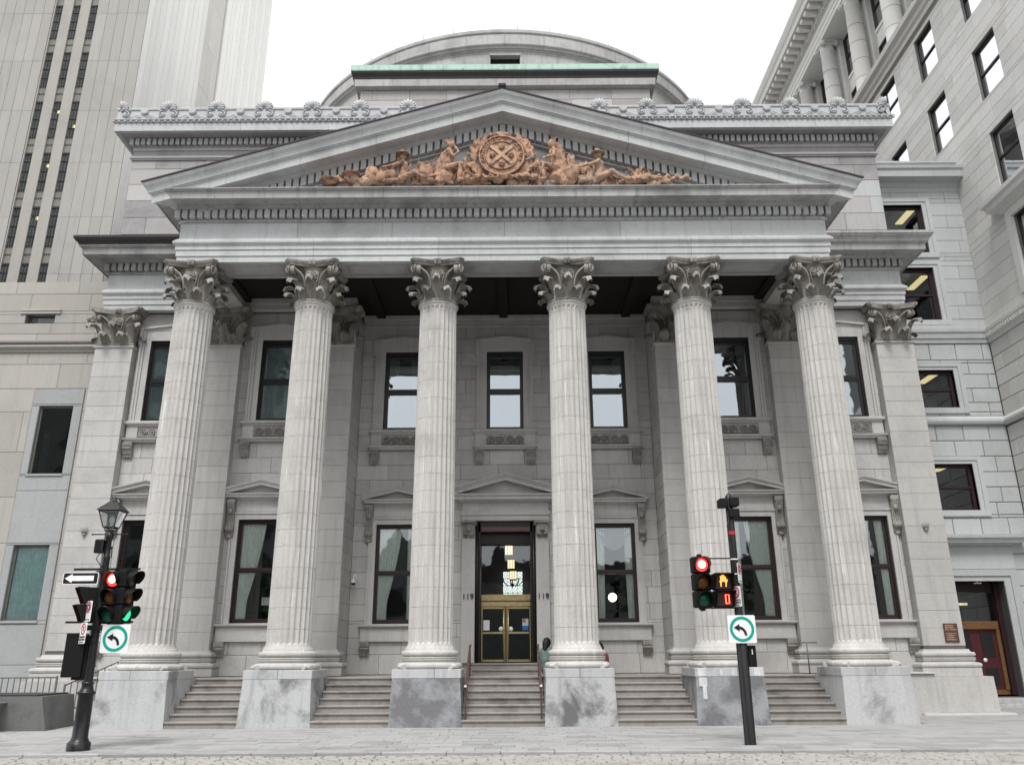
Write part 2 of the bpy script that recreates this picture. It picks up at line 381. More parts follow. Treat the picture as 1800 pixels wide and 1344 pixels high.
def holed(x0, x1, z0, z1, hs, y0, y1, b=None):
    b = b or MB(); xs = sorted({x0, x1, *[q for h in hs for q in h[:2] if x0 < q < x1]}); zs = sorted({z0, z1, *[q for h in hs for q in h[2:] if z0 < q < z1]})
    for xa, xb in zip(xs[:-1], xs[1:]):
        run = None
        for za, zb in zip(zs[:-1], zs[1:]):
            mx, mz = (xa + xb) / 2, (za + zb) / 2
            if any(h[0] < mx < h[1] and h[2] < mz < h[3] for h in hs):
                if run: b.box(xa, xb, y0, y1, *run); run = None
            else: run = (run[0], zb) if run else (za, zb)
        if run: b.box(xa, xb, y0, y1, *run)
    return b
# --- walls behind the columns
bounds = [1.14, 1.74] + [1.74 + .512 * i for i in range(1, 23)]
wo = MB()
for s in (-1, 1):
    a, b_ = sorted((s * 5.15, s * 13.8)); holed(a, b_, .3, 13.4, holes(YO), YO + .014, YO + .45, wo)
outer_wall = wo.build('side_wall', 'mortar', bank)
inner_wall = holed(-5.1, 5.1, .6, 13.7, holes(YI), YI + .014, YI + .45).build('recessed_wall', 'mortar', bank)
bl = []
for s in (-1, 1):
    for a, b_ in ((6.36, 8.93), (10.19, 12.56)):
        x0, x1 = sorted((s * a, s * b_)); bl += lay(x0, x1, bounds, holes(YO), 1.15, rnd)
emit(outer_wall, bl, (0, YO, 0), 0, .1, 'wall_stone', 'wall_block', 300, rest='wall_blocks')
emit(inner_wall, lay(-5.08, 5.08, bounds + [13.35], holes(YI), 1.2, rnd), (0, YI, 0), 0, .1, 'wall_stone', 'wall_block', 300, rest='wall_blocks')
for s in (-1, 1):          # inner returns beside the recess
    o_ = MB().box(min(s * 5.09, s * 6.3), max(s * 5.09, s * 6.3), YP + .05, YI + .3, 1.14, 13.4).build('recess_return', 'mortar', bank)
    bb = [b for b in lay(0, 1.55, bounds, [], 2.4, rnd)]
    if s < 0: emit(o_, bb, (-5.07, YP + .02, 0), R(90), .04, 'wall_stone', 'wall_block')
    else: emit(o_, [(u, z, w, h) for u, z, w, h in bb], (5.07, YP + 1.57, 0), R(-90), .04, 'wall_stone', 'wall_block')
# --- dark rooms behind the windows
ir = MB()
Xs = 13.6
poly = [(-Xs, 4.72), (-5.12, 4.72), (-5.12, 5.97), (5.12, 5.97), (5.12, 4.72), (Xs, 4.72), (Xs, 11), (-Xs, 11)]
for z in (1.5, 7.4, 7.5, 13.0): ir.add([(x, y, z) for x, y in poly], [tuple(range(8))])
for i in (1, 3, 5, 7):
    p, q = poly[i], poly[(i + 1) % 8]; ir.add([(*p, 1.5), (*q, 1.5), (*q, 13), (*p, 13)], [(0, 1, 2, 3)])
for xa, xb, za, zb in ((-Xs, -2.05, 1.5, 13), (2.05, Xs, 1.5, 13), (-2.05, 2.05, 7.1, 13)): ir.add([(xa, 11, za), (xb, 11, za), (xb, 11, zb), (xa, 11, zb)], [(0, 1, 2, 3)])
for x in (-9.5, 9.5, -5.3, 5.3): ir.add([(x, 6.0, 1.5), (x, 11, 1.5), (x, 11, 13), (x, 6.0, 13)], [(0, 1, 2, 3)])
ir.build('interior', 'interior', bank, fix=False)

# --- carved pieces shared by the capitals
def leaf_mesh(h, w, out, mat='capital_stone'):
    b = MB(); rows, cols = 11, 9; vs = []
    for i in range(rows):
        t = i / (rows - 1)
        if t < .68:
            q = t / .68; y = -.02 - out * .30 * q ** 2.2; z = h * .93 * q
            ty = 0
        else:
            q = (t - .68) / .32; a = q * 3.4; rr = out * .37
            y = -.02 - out * .30 - rr * (1 - math.cos(a)); z = h * .93 + rr * .75 * math.sin(a)
        ww = w * (.62 + .38 * math.sin(math.pi * (.25 + .55 * t))) * (1 + .10 * math.cos(t * 20)) * (1 - .35 * max(0, t - .75) / .25)
        for j in range(cols):
            s = 2 * j / (cols - 1) - 1
            rib = .022 * math.cos(s * math.pi * 4) * (1 - .3 * t)
            vs.append((s * ww / 2, y + .10 * out * s * s * 1.4 - rib - .03 * (1 - abs(s)), z - .025 * s * s * (1 + 2 * t)))
    fs = [(i * cols + j, i * cols + j + 1, (i + 1) * cols + j + 1, (i + 1) * cols + j) for i in range(rows - 1) for j in range(cols - 1)]
    b.add(vs, fs, True); return b.mesh('acanthus_leaf', mat, fix=False)
def spiral(cx, cz, r0, turns, a0, sgn, y, n=30, shrink=.12):
    return [(cx + sgn * r * math.cos(a), y, cz + r * math.sin(a)) for i in range(n + 1) for t in (i / n,) for r in (r0 * (1 - t) + r0 * shrink * t,) for a in (a0 - turns * 2 * math.pi * t,)]
def volute_mesh(sgn, sc=1.0, mat='capital_stone'):
    b = MB(); stem = []
    for i in range(9):
        t = i / 8; x = .20 + .04 * t + .30 * t ** 3; z = .40 + .88 * t - .24 * t * t; y = -.46 - .20 * t
        stem.append((sgn * x, y, z))
    sp = spiral(sgn * .655, .985, .135, 2.1, math.pi * .75, sgn, -.665)
    pts = [(p[0] * sc, p[1] * sc, p[2] * sc) for p in stem[:-1] + sp]
    rad = [(.024 + .012 * min(1, i / 6)) * sc for i in range(len(stem) - 1)] + [(.032 - .012 * i / len(sp)) * sc for i in range(len(sp))]
    b.tube(pts, rad, 6)
    b.prism([(sgn * .655 * sc + .13 * sc * math.cos(a), .985 * sc + .13 * sc * math.sin(a)) for a in [k * math.pi / 6 for k in range(12)]], -.615 * sc, -.50 * sc)
    b.ball((sgn * .655 * sc, -.665 * sc, .985 * sc), .035 * sc, 7, 5)
    b.tube([(sgn * .2 * sc, -.45 * sc, .40 * sc), (sgn * .18 * sc, -.47 * sc, .1 * sc)], .035 * sc, 6)
    return b.mesh('volute', mat, fix=False)
def helix_mesh(sc=1.0, mat='capital_stone'):
    b = MB()
    for s in (-1, 1):
        st = [(s * .10 * sc, -.48 * sc, .50 * sc), (s * .15 * sc, -.53 * sc, .66 * sc), (s * .19 * sc, -.58 * sc, .82 * sc)]
        b.tube(st + [(p[0] * sc, p[1] * sc, p[2] * sc) for p in spiral(s * .105, .90, .095, 1.8, math.pi * .5, -s, -.60, 22)], .022 * sc, 5)
    b.box(-.17 * sc, .17 * sc, -.58 * sc, -.45 * sc, .755 * sc, .785 * sc)
    b.prism([(.2 * sc * math.cos(a), .9 * sc + .13 * sc * math.sin(a)) for a in [k * math.pi / 7 for k in range(14)]], -.575 * sc, -.4 * sc)
    return b.mesh('helix', mat, fix=False)
def abacus_mesh(w, tip, mat='capital_stone', back=True):
    b = MB()
    def ring(k, z):
        P = []
        for q in range(4):
            A = Vector((-w * k, -w * k)); B = Vector((w * k, -w * k)); ca, sa = math.cos(q * math.pi / 2), math.sin(q * math.pi / 2)
            t0 = .07
            for i in range(9):
                t = t0 + (1 - 2 * t0) * i / 8; x = A.x + (B.x - A.x) * t; y = -w * k + .19 * w * math.sin(math.pi * (t - t0) / (1 - 2 * t0))
                P.append((ca * x - sa * y, sa * x + ca * y, z))
        return P
    rings = [ring(.90, 0), ring(.93, .06), ring(.96, .07), ring(1.0, .13), ring(1.0, .17)]
    n = len(rings[0]); vs = [p for r in rings for p in r]; fs = [(j * n + i, j * n + (i + 1) % n, (j + 1) * n + (i + 1) % n, (j + 1) * n + i) for j in range(len(rings) - 1) for i in range(n)]
    fs += [tuple(range(n)), tuple(range((len(rings) - 1) * n, len(rings) * n))]
    b.add(vs, fs); return b.mesh('abacus', mat)
def rosette_mesh(sc=1.0, mat='capital_stone'):
    b = MB()
    for k in range(6):
        a = k * math.pi / 3; b.ball((.065 * sc * math.cos(a), 0, .055 * sc * math.sin(a)), .05 * sc, 7, 5, (1, .7, .9))
    b.ball((0, -.03 * sc, 0), .04 * sc, 7, 5); b.box(-.1 * sc, .1 * sc, -.01, .12 * sc, -.075 * sc, .085 * sc)
    return b.mesh('rosette', mat, fix=False)
LEAF_LO = leaf_mesh(.26, .33, .38); LEAF_HI = leaf_mesh(.62, .32, .46)
VOL = {s: volute_mesh(s) for s in (-1, 1)}; HEL = helix_mesh(); ABA = abacus_mesh(.82, .82); ROS = rosette_mesh()
BELL = MB().lathe([(.555, -.02), (.60, .0), (.615, .035), (.60, .07), (.48, .08), (.43, .3), (.43, .6), (.46, .85), (.54, 1.05), (.56, 1.14)], n=32).mesh('bell', 'capital_stone', fix=False)
ASTR = MB().lathe([(.55, -.06), (.585, -.05), (.60, -.02), (.585, .01), (.55, .02)], n=40).mesh('astragal', 'column_stone', fix=False)
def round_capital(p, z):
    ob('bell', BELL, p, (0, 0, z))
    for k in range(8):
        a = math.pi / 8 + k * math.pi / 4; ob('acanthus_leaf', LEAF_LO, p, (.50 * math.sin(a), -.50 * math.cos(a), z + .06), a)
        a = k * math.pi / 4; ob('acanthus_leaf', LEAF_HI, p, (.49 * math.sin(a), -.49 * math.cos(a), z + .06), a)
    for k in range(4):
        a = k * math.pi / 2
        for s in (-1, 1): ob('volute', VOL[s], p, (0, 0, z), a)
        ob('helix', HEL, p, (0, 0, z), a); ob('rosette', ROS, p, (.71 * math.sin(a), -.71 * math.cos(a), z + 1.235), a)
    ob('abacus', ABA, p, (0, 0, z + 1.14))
# --- column drums with 24 flutes
ZS0, ZS1 = 1.89, 11.66
def rad_at(z):
    t = (z - ZS0) / (ZS1 - ZS0); return .592 - .045 * t ** 1.6
def drum_mesh(z0, z1, lo=False, hi=False):
    NF, K = 24, 6; prof = []; g = .004
    zs = [z0 + g / 2, z0 + g / 2 + .010, z1 - g / 2 - .010, z1 - g / 2]; de = [-.007, 0, 0, -.007]; fl = [1, 1, 1, 1]
    if lo: zs = [z0, z0 + .05, z0 + .10, z0 + .14, z0 + .20, z1 - g / 2 - .01, z1 - g / 2]; de = [.05, .02, 0, 0, 0, 0, -.01]; fl = [0, 0, 0, .75, 1, 1, 1]
    if hi: zs = [z0 + g / 2, z0 + g / 2 + .01, z1 - .20, z1 - .14, z1 - .09, z1 - .05, z1]; de = [-.01, 0, 0, 0, .0, .012, .03]; fl = [1, 1, 1, .75, 0, 0, 0]
    b = MB(); vs = []; n = NF * K
    for z, d, f in zip(zs, de, fl):
        r0 = rad_at(z) + d
        for i in range(NF):
            for k in range(K):
                q = k / K; a = 2 * math.pi * (i + q) / NF + math.pi / NF
                dep = 0 if q < .14 else .050 * math.sin(math.pi * (q - .14) / .86) ** .6
                # flute ends are rounded off
                dep = dep if f == 1 else (dep if f > 0 and .3 < q < .85 else 0)
                vs.append(((r0 - dep) * math.cos(a), (r0 - dep) * math.sin(a), z))
    fs = [(j * n + i, j * n + (i + 1) % n, (j + 1) * n + (i + 1) % n, (j + 1) * n + i) for j in range(len(zs) - 1) for i in range(n)]
    fs += [tuple(range(n - 1, -1, -1)), tuple(range((len(zs) - 1) * n, len(zs) * n))]
    b.add(vs, fs); return b.mesh('drum', 'column_stone', fix=False)
hs = [ZS0]; rr = random.Random(3)
while hs[-1] < ZS1 - .75: hs.append(hs[-1] + rr.uniform(.44, .62))
hs.append(ZS1)
DR = [drum_mesh(a, b_, i == 0, i == len(hs) - 2) for i, (a, b_) in enumerate(zip(hs[:-1], hs[1:]))]
BASE_PROF = [(0.0, 1.365), (.80, 1.365), (.845, 1.39), (.862, 1.44), (.845, 1.49), (.80, 1.515), (.76, 1.52), (.725, 1.535), (.715, 1.56), (.73, 1.575), (.755, 1.58), (.755, 1.60), (.735, 1.605), (.735, 1.625), (.755, 1.63), (.755, 1.65), (.72, 1.66), (.69, 1.675), (.70, 1.685), (.735, 1.69), (.757, 1.72), (.762, 1.75), (.755, 1.785), (.73, 1.81), (.68, 1.815), (.67, 1.83), (.655, 1.86), (.645, 1.895), (.60, 1.895)]
BASE = MB().lathe(BASE_PROF, n=48).mesh('base_moulding', 'column_stone', fix=False)
SPUR = MB()
SPUR.prism([(0, -.05), (.20, -.02), (.215, .02), (.18, .055), (.06, .075), (0, .06)], -.07, .07)
for q in (-.045, 0, .045): SPUR.tube([(.02, q, .07), (.1, q, .07), (.19, q, .045), (.215, q, 0)], .022, 5)
SPUR_M = SPUR.mesh('spur', 'column_stone', fix=False)
PL = MB()
def frustum(b, x0, x1, y0, y1, z0, z1, tx, ty, c=.015):
    P = [(x0, y0, z0), (x1, y0, z0), (x1, y1, z0), (x0, y1, z0)]; Q = [(x0 + tx, y0 + ty, z1), (x1 - tx, y0 + ty, z1), (x1 - tx, y1, z1), (x0 + tx, y1, z1)]
    return b.add(P + Q, [(0, 1, 5, 4), (1, 2, 6, 5), (2, 3, 7, 6), (3, 0, 4, 7), (4, 5, 6, 7), (3, 2, 1, 0)])
columns = []
for i, x in enumerate(COLS):
    c = part('column', bank, (x, CY_, 0)); columns.append(c)
    frustum(MB(), -.915, .915, -.92, 1.12, 0, 1.145, .055, .035).build('pedestal', ('plinth_stone', 'plinth_mottled', 'plinth_dark', 'plinth_mottled', 'plinth_dark', 'plinth_stone')[i], c)
    b = MB()
    if i % 2: b.box(-.878, -.004, -.872, .87, 1.145, 1.365, .012); b.box(.004, .878, -.872, .87, 1.145, 1.365, .012)
    else: b.box(-.878, .20 if i else -.1, -.872, .87, 1.145, 1.365, .012); b.box(.208 if i else -.092, .878, -.872, .87, 1.145, 1.365, .012)
    b.build('plinth_course', 'plinth_stone', c)
    ob('base_moulding', BASE, c)
    for k in range(4):
        a = R(45) + k * R(90); ob('spur', SPUR_M, c, (.80 * math.cos(a), .80 * math.sin(a), 1.405), a)
    rot = rnd.randrange(24) * 2 * math.pi / 24
    for j, d in enumerate(DR): ob('drum', d, c, (0, 0, 0), 0)
    ob('astragal', ASTR, c, (0, 0, 11.70))
    round_capital(c, 11.70)
# white paint patches on the pedestal by the right traffic light
b = MB(); b.box(-.80, -.60, -.9145, -.90, .92, 1.13); b.box(-.72, -.62, -.9185, -.90, .62, .92)
b.build('paint_patch', 'limewash', columns[4])
b = MB(); b.box(-.80, -.62, -.877, -.865, 1.16, 1.35); b.box(.62, .85, -.877, -.865, 1.16, 1.35); b.box(-.25, -.18, -.877, -.865, 1.18, 1.33); b.box(.05, .11, -.877, -.865, 1.18, 1.33)
b.build('paint_patch', 'limewash', columns[4])

# --- pilasters
def frame_sweep(b, prof, x0, x1, yf, yb):
    return b.sweep(prof, [(x0, yb), (x0, yf), (x1, yf), (x1, yb)])
PBASE = [(o - .60, z) for o, z in BASE_PROF[1:]]
pil_b = [1.89]
while pil_b[-1] < 11.3: pil_b.append(pil_b[-1] + .512)
pil_b[-1] = 11.62
def flat_capital(p, w, z, yf, yb, sides=(-1, 1)):
    b = MB(); h = w / 2
    prof = [(-.02, 0), (.03, .02), (.03, .07), (-.07, .08), (-.10, .5), (-.06, .85), (.03, 1.05), (.06, 1.14)]
    frame_sweep(b, prof, -h, h, 0, yb - yf); b.build('bell', 'capital_stone', p, (0, 0, z))
    for s in (-.5, .5): ob('acanthus_leaf', LEAF_LO, p, (s * .62, -.01, z + .06))
    ob('acanthus_leaf', LEAF_HI, p, (0, -.0, z + .06))
    for s in (-1, 1):
        ob('acanthus_leaf', LEAF_HI, p, (s * (h - .10), .04, z + .06), s * R(45)); ob('acanthus_leaf', LEAF_LO, p, (s * (h - .12), .22, z + .06), s * R(90))
        ob('volute', VOL[s], p, (0, .54, z)); o = ob('volute', VOL[-s], p, (s * (h - .6), .6, z), s * R(90))
    ob('helix', HEL, p, (0, .54, z)); ob('rosette', ROS, p, (0, -.13, z + 1.235))
    b = MB(); k = h + .24
    def line(o, zz):
        pts = [(-k * o, .45), (-k * o, -.26 * o), (-k * o + .1, -.30 * o)]
        pts += [(-k * o + .1 + (2 * k * o - .2) * i / 10, -.30 * o + .20 * math.sin(math.pi * i / 10)) for i in range(1, 10)]
        return [(a, c_, zz) for a, c_ in pts + [(k * o - .1, -.30 * o), (k * o, -.26 * o), (k * o, .45)]]
    rings = [line(.88, 1.14), line(.92, 1.2), line(.96, 1.21), line(1, 1.27), line(1, 1.31)]; n = len(rings[0])
    b.add([q for r_ in rings for q in r_], [(j * n + i, j * n + i + 1, (j + 1) * n + i + 1, (j + 1) * n + i) for j in range(4) for i in range(n - 1)] + [tuple(range(n)), tuple(range(4 * n, 5 * n))])
    b.build('abacus', 'capital_stone', p, (0, 0, z))
for i, x in enumerate(PILS + CORN):
    corner = i >= 4; w = 1.27; h = w / 2
    p = part('pilaster', bank, (x, YP, 0))
    yb = .5
    b = MB(); b.box(-h + .008, h - .008, .012, yb, 1.5, 11.66); b.build('core', 'mortar', p)
    for a, c_ in zip(pil_b[:-1], pil_b[1:]):
        ob('pilaster_block', block_mesh(w, c_ - a - .006, yb, 'pilaster_stone', .008), p, (-h, 0, a + .003))
    b = MB(); frame_sweep(b, [(-.05, 11.6), (.0, 11.61), (.05, 11.64), (.05, 11.69), (0, 11.71), (-.05, 11.71)], -h, h, 0, yb); b.build('astragal', 'pilaster_stone', p)
    z0 = 1.03 if corner else 1.145; dz = -.10 if corner else 0
    b = MB(); prof = [(o, z + dz) for o, z in PBASE] + [(-.1, 1.895 + dz), (-.1, 1.36 + dz)]
    frame_sweep(b, prof, -h, h, 0, yb); b.build('base_moulding', 'pilaster_stone', p)
    b = MB(); b.box(-h - .24, h + .24, -.24, yb, z0, 1.362 + dz, .01); b.build('plinth_course', 'pilaster_stone', p)
    flat_capital(p, w, 11.70, YP, YP + yb)
    if corner:
        s = 1 if x > 0 else -1
        b = MB(); frustum(b, -.92 - (.0), .95 + .2, -.34, .9, .06, 1.03, .03, .02) if s > 0 else frustum(b, -1.15, .92, -.34, .9, .06, 1.03, .03, .02)
        b.build('pedestal', 'pilaster_stone', p)
        b = MB(); frustum(b, -1.25, 1.4, -.75, .9, -.02, .055, .02, .05) if s > 0 else frustum(b, -1.4, 1.25, -.75, .9, -.02, .055, .02, .05); b.build('footing', 'pilaster_stone', p)
        # small bronze crest bracket
        b = MB()
        for k in range(5): b.tube([((k - 2) * .022, -.04, 5.36), ((k - 2) * .05, -.07, 5.56)], .018, 5)
        b.ball((0, -.05, 5.36), .06, 8, 5, (1, .6, .6)); b.build('crest_bracket', 'carving_stone', p)

# --- steps and landing
FL = [(COLS[i] + .90, COLS[i + 1] - .90) for i in range(5)]
RISE, RUN = .1629, .325
SP = [(0, -.01), (0, RISE - .055), (-.028, RISE - .045), (-.035, RISE - .025), (-.03, RISE - .008), (-.015, RISE), (RUN + .06, RISE), (RUN + .06, -.01)]
for f, (x0, x1) in enumerate(FL):
    st = part('stair', bank, ((x0 + x1) / 2, .03, 0)); w = (x1 - x0) / 2
    sm = MB().prism(SP, -w, w, 'x').mesh('step', 'step_stone')
    for i in range(7): ob('step', sm, st, (0, i * RUN, i * RISE))
ld = MB().box(-10.3, 10.3, 2.0, YI + .1, .2, 1.133).build('landing', 'step_stone', bank)
st = part('door_stair', bank)
for i, (y0, w, z) in enumerate(((4.15, 1.02, 1.13), (4.5, 1.06, 1.30))):
    MB().prism([(y0, z), (y0, z + .12), (y0 - .03, z + .13), (y0 - .03, z + .17), (YI + .5, z + .17), (YI + .5, z)], -w, w, 'x').build('step', 'step_stone', st)
for s in (-1, 1):
    a, b_ = sorted((s * 10.2, s * 12.5)); MB().box(a, b_, 3.35, 4.3, -.02, 1.10, .02).build('stylobate', 'pilaster_stone', bank)
    MB().box(a, b_, 3.29, 4.3, 1.102, 1.16, .015).build('stylobate_cap', 'pilaster_stone', bank)

# --- windows
def window_parts_lower():
    T = []
    b = MB(); y0, y1 = .13, .23
    for s in (-1, 1): b.box(*sorted((s * LW, s * (LW - .10))), y0, y1, LZ0, LZ1)
    b.box(-LW + .1, LW - .1, y0, y1, LZ1 - .12, LZ1); b.box(-LW + .1, LW - .1, y0, y1, LZ0, LZ0 + .13)
    for s in (-1, 1): b.box(*sorted((s * LW, s * (LW - .045))), y0 - .05, y0, LZ0, LZ1)
    b.box(-LW + .045, LW - .045, y0 - .05, y0, LZ1 - .06, LZ1)
    T.append(('frame', b.mesh('frame', 'frame_wood'), 'frame'))
    b = MB(); b.box(-LW + .1, LW - .1, y0 + .01, y1 + .03, 4.22, 4.36); b.box(-LW + .1, LW - .1, y0 - .01, y0 + .01, 4.26, 4.32); T.append(('meeting_rail', b.mesh('meeting_rail', 'frame_wood'), 'frame'))
    for z0, z1 in ((LZ0 + .13, 4.22), (4.36, LZ1 - .12)):
        b = MB(); b.add([(-LW + .1, y0 + .06, z0), (LW - .1, y0 + .06, z0), (LW - .1, y0 + .06, z1), (-LW + .1, y0 + .06, z1)], [(0, 1, 2, 3)]); T.append(('pane', b.mesh('pane', 'pane', fix=False), 'pane'))
    b = MB()
    for s in (-1, 1):
        b.box(*sorted((s * LW, s * .86)), -.05, .2, LZ0 - .02, LZ1 + .17); b.box(*sorted((s * .862, s * .92)), -.085, .02, LZ0 - .02, LZ1 + .23)
    b.box(-LW, LW, -.05, .2, LZ1, LZ1 + .17); b.box(-.86, .86, -.085, .02, LZ1 + .172, LZ1 + .232)
    T.append(('surround', b.mesh('surround', 'wall_stone'), 's'))
    b = MB(); b.box(-.80, .80, -.04, .05, 6.10, 6.50, .01); T.append(('frieze', b.mesh('frieze', 'wall_stone'), 's'))
    b = MB(); b.sweep([(0, 6.48), (.06, 6.49), (.12, 6.53), (.24, 6.545), (.24, 6.61), (.29, 6.63), (.30, 6.67), (0, 6.68)], [(-.86, .05), (-.86, 0), (.86, 0), (.86, .05)])
    T.append(('cornice', b.mesh('cornice', 'wall_stone'), 's'))
    b = MB()                       # little pediment: recessed field and two raking mouldings
    b.prism([(-1.05, 6.68), (1.05, 6.68), (0, 6.98)], -.05, .05)
    for s in (-1, 1):
        for (d0, d1, yy) in ((.0, .09, -.28), (.09, .13, -.31), (.132, .165, -.335)):
            b.prism([(s * 1.16, 6.68 + d0 - .02), (0, 7.0 + d0 - .06), (0, 7.0 + d1 - .06), (s * 1.19, 6.68 + d1 - .02)], yy, .03)
    T.append(('pediment', b.mesh('pediment', 'wall_stone'), 's'))
    b = MB(); P = [(0, 6.49), (-.24, 6.49), (-.25, 6.40), (-.21, 6.22), (-.15, 6.0), (-.12, 5.8), (-.14, 5.68), (-.19, 5.60), (-.19, 5.50), (-.13, 5.43), (-.10, 5.36), (-.05, 5.27), (0, 5.25)]
    b.prism(P, -.12, .12, 'x'); b.tube([(-.125, -.13, 5.55), (.125, -.13, 5.55)], .085, 10); b.tube([(-.125, -.17, 6.37), (.125, -.17, 6.37)], .09, 10)
    for q in (-.07, 0, .07): b.tube([(q, P_[0] - .008, P_[1]) for P_ in P[2:10]], .018, 4)
    b.ball((0, -.10, 5.30), .07, 7, 5, (1.3, .6, .8)); b.ball((0, -.2, 6.1), .075, 7, 5, (1.1, .6, 1.3))
    T.append(('console', b.mesh('console', 'carving_stone'), 'c'))
    b = MB(); b.sweep([(0, 2.54), (.10, 2.545), (.16, 2.58), (.18, 2.60), (.20, 2.605), (.20, 2.65), (0, 2.665)], [(-.92, .06), (-.92, 0), (.92, 0), (.92, .06)]); b.box(-LW, LW, -.02, .2, 2.60, LZ0)
    T.append(('sill', b.mesh('sill', 'wall_stone'), 's'))
    b = MB(); b.box(-1.05, 1.05, -.10, .05, 2.13, 2.54, .012); T.append(('apron', b.mesh('apron', 'wall_stone'), 's'))
    T.append(('bracket', bracket_mesh(2.13, .42), 'b'))
    return T
def bracket_mesh(zt, h):
    b = MB(); b.prism([(0, zt), (-.19, zt), (-.20, zt - .14), (-.16, zt - .18), (-.17, zt - .24), (-.12, zt - h * .78), (-.04, zt - h), (0, zt - h)], -.15, .15, 'x')
    for q in (-.1, 0, .1): b.ball((q, -.05, zt - h * .95), .055, 6, 4, (1, .8, 1.1))
    for q in (-.09, -.03, .03, .09): b.tube([(q, -.205, zt - .02), (q, -.21, zt - .13), (q, -.175, zt - .18), (q, -.18, zt - .24)], .016, 4)
    b.tube([(-.152, -.16, zt - .21), (.152, -.16, zt - .21)], .045, 8)
    return b.mesh('bracket', 'carving_stone')
def window_parts_upper():
    T = []; b = MB(); y0, y1 = .13, .23
    for s in (-1, 1): b.box(*sorted((s * UW, s * (UW - .12))), y0, y1, UZ0, UZ1)
    b.box(-UW + .12, UW - .12, y0, y1, UZ1 - .19, UZ1); b.box(-UW + .12, UW - .12, y0, y1, UZ0, UZ0 + .10)
    for s in (-1, 1): b.box(*sorted((s * UW, s * (UW - .05))), y0 - .06, y0, UZ0, UZ1)
    b.box(-UW + .05, UW - .05, y0 - .06, y0, UZ1 - .10, UZ1)
    T.append(('frame', b.mesh('frame', 'frame_black'), 'frame'))
    zm = 10.55; b = MB(); b.box(-UW + .12, UW - .12, y0 + .01, y1 + .03, zm - .1, zm + .1); b.box(-UW + .12, UW - .12, y0 - .012, y0 + .01, zm - .02, zm + .04); T.append(('meeting_rail', b.mesh('meeting_rail', 'frame_black'), 'frame'))
    for z0, z1 in ((UZ0 + .1, zm - .1), (zm + .1, UZ1 - .19)):
        b = MB(); b.add([(-UW + .12, y0 + .06, z0), (UW - .12, y0 + .06, z0), (UW - .12, y0 + .06, z1), (-UW + .12, y0 + .06, z1)], [(0, 1, 2, 3)]); T.append(('pane', b.mesh('pane', 'pane_sky', fix=False), 'pane'))
    b = MB(); zt = 12.38
    for s in (-1, 1):
        b.box(*sorted((s * UW, s * .84)), -.03, .2, UZ0 - .02, zt); b.box(*sorted((s * .842, s * .92)), -.07, .02, UZ0 - .02, zt); b.box(*sorted((s * .922, s * .99)), -.105, .02, UZ0 - .02, zt - .55); b.box(*sorted((s * .922, s * 1.05)), -.105, .02, zt - .548, zt)
    b.box(-UW, UW, -.03, .2, UZ1, zt)
    b.prism([(-.92, zt), (.92, zt), (.92, zt + .02), (0, zt + .13), (-.92, zt + .02)], -.045, .02)
    for s in (-1, 1):
        b.prism([(s * 1.05, zt + .002), (s * 1.05, zt + .07), (0, zt + .20), (0, zt + .13), (s * .92, zt + .022), (s * .92, zt + .002)], -.11, .02)
    T.append(('surround', b.mesh('surround', 'wall_stone'), 's'))
    b = MB(); b.sweep([(0, 8.94), (.08, 8.95), (.10, 9.0), (.16, 9.02), (.17, 9.08), (.13, 9.12), (0, 9.13)], [(-.95, .06), (-.95, 0), (.95, 0), (.95, .06)]); b.box(-UW, UW, -.02, .2, 9.06, UZ0)
    T.append(('sill', b.mesh('sill', 'wall_stone'), 's'))
    b = MB(); b.box(-1.04, -.66, -.08, .05, 8.56, 8.94, .01); b.box(.66, 1.04, -.08, .05, 8.56, 8.94, .01); b.box(-.66, .66, -.02, .05, 8.56, 8.94); T.append(('apron', b.mesh('apron', 'wall_stone'), 's'))
    b = MB()
    for k, (cx, sg) in enumerate(((-.50, -1), (-.19, -1), (.19, 1), (.50, 1))):
        b.tube(spiral(cx, 8.745, .145, 1.9, R(200), sg, -.05, 26, .1), .028, 5)
    b.tube([(-.64, -.05, 8.63), (-.4, -.05, 8.61), (-.1, -.05, 8.6), (0, -.05, 8.62), (.1, -.05, 8.6), (.4, -.05, 8.61), (.64, -.05, 8.63)], .022, 5)
    b.prism([(-.09, 8.60), (.09, 8.60), (.03, 8.72), (.06, 8.86), (0, 8.9), (-.06, 8.86), (-.03, 8.72)], -.075, -.01)
    for q in (-.36, .36): b.tube([(q - .04, -.05, 8.63), (q, -.05, 8.74), (q + .05, -.05, 8.87)], .022, 5)
    T.append(('scroll_panel', b.mesh('scroll_panel', 'carving_stone', fix=False), 's'))
    b = MB(); b.sweep([(0, 8.40), (.14, 8.405), (.14, 8.46), (.19, 8.47), (.21, 8.53), (.10, 8.56), (0, 8.56)], [(-.90, .06), (-.90, 0), (.90, 0), (.90, .06)]); T.append(('ledge', b.mesh('ledge', 'wall_stone'), 's'))
    T.append(('bracket', bracket_mesh(8.40, .50), 'b'))
    return T
LOWER, UPPER = window_parts_lower(), window_parts_upper()
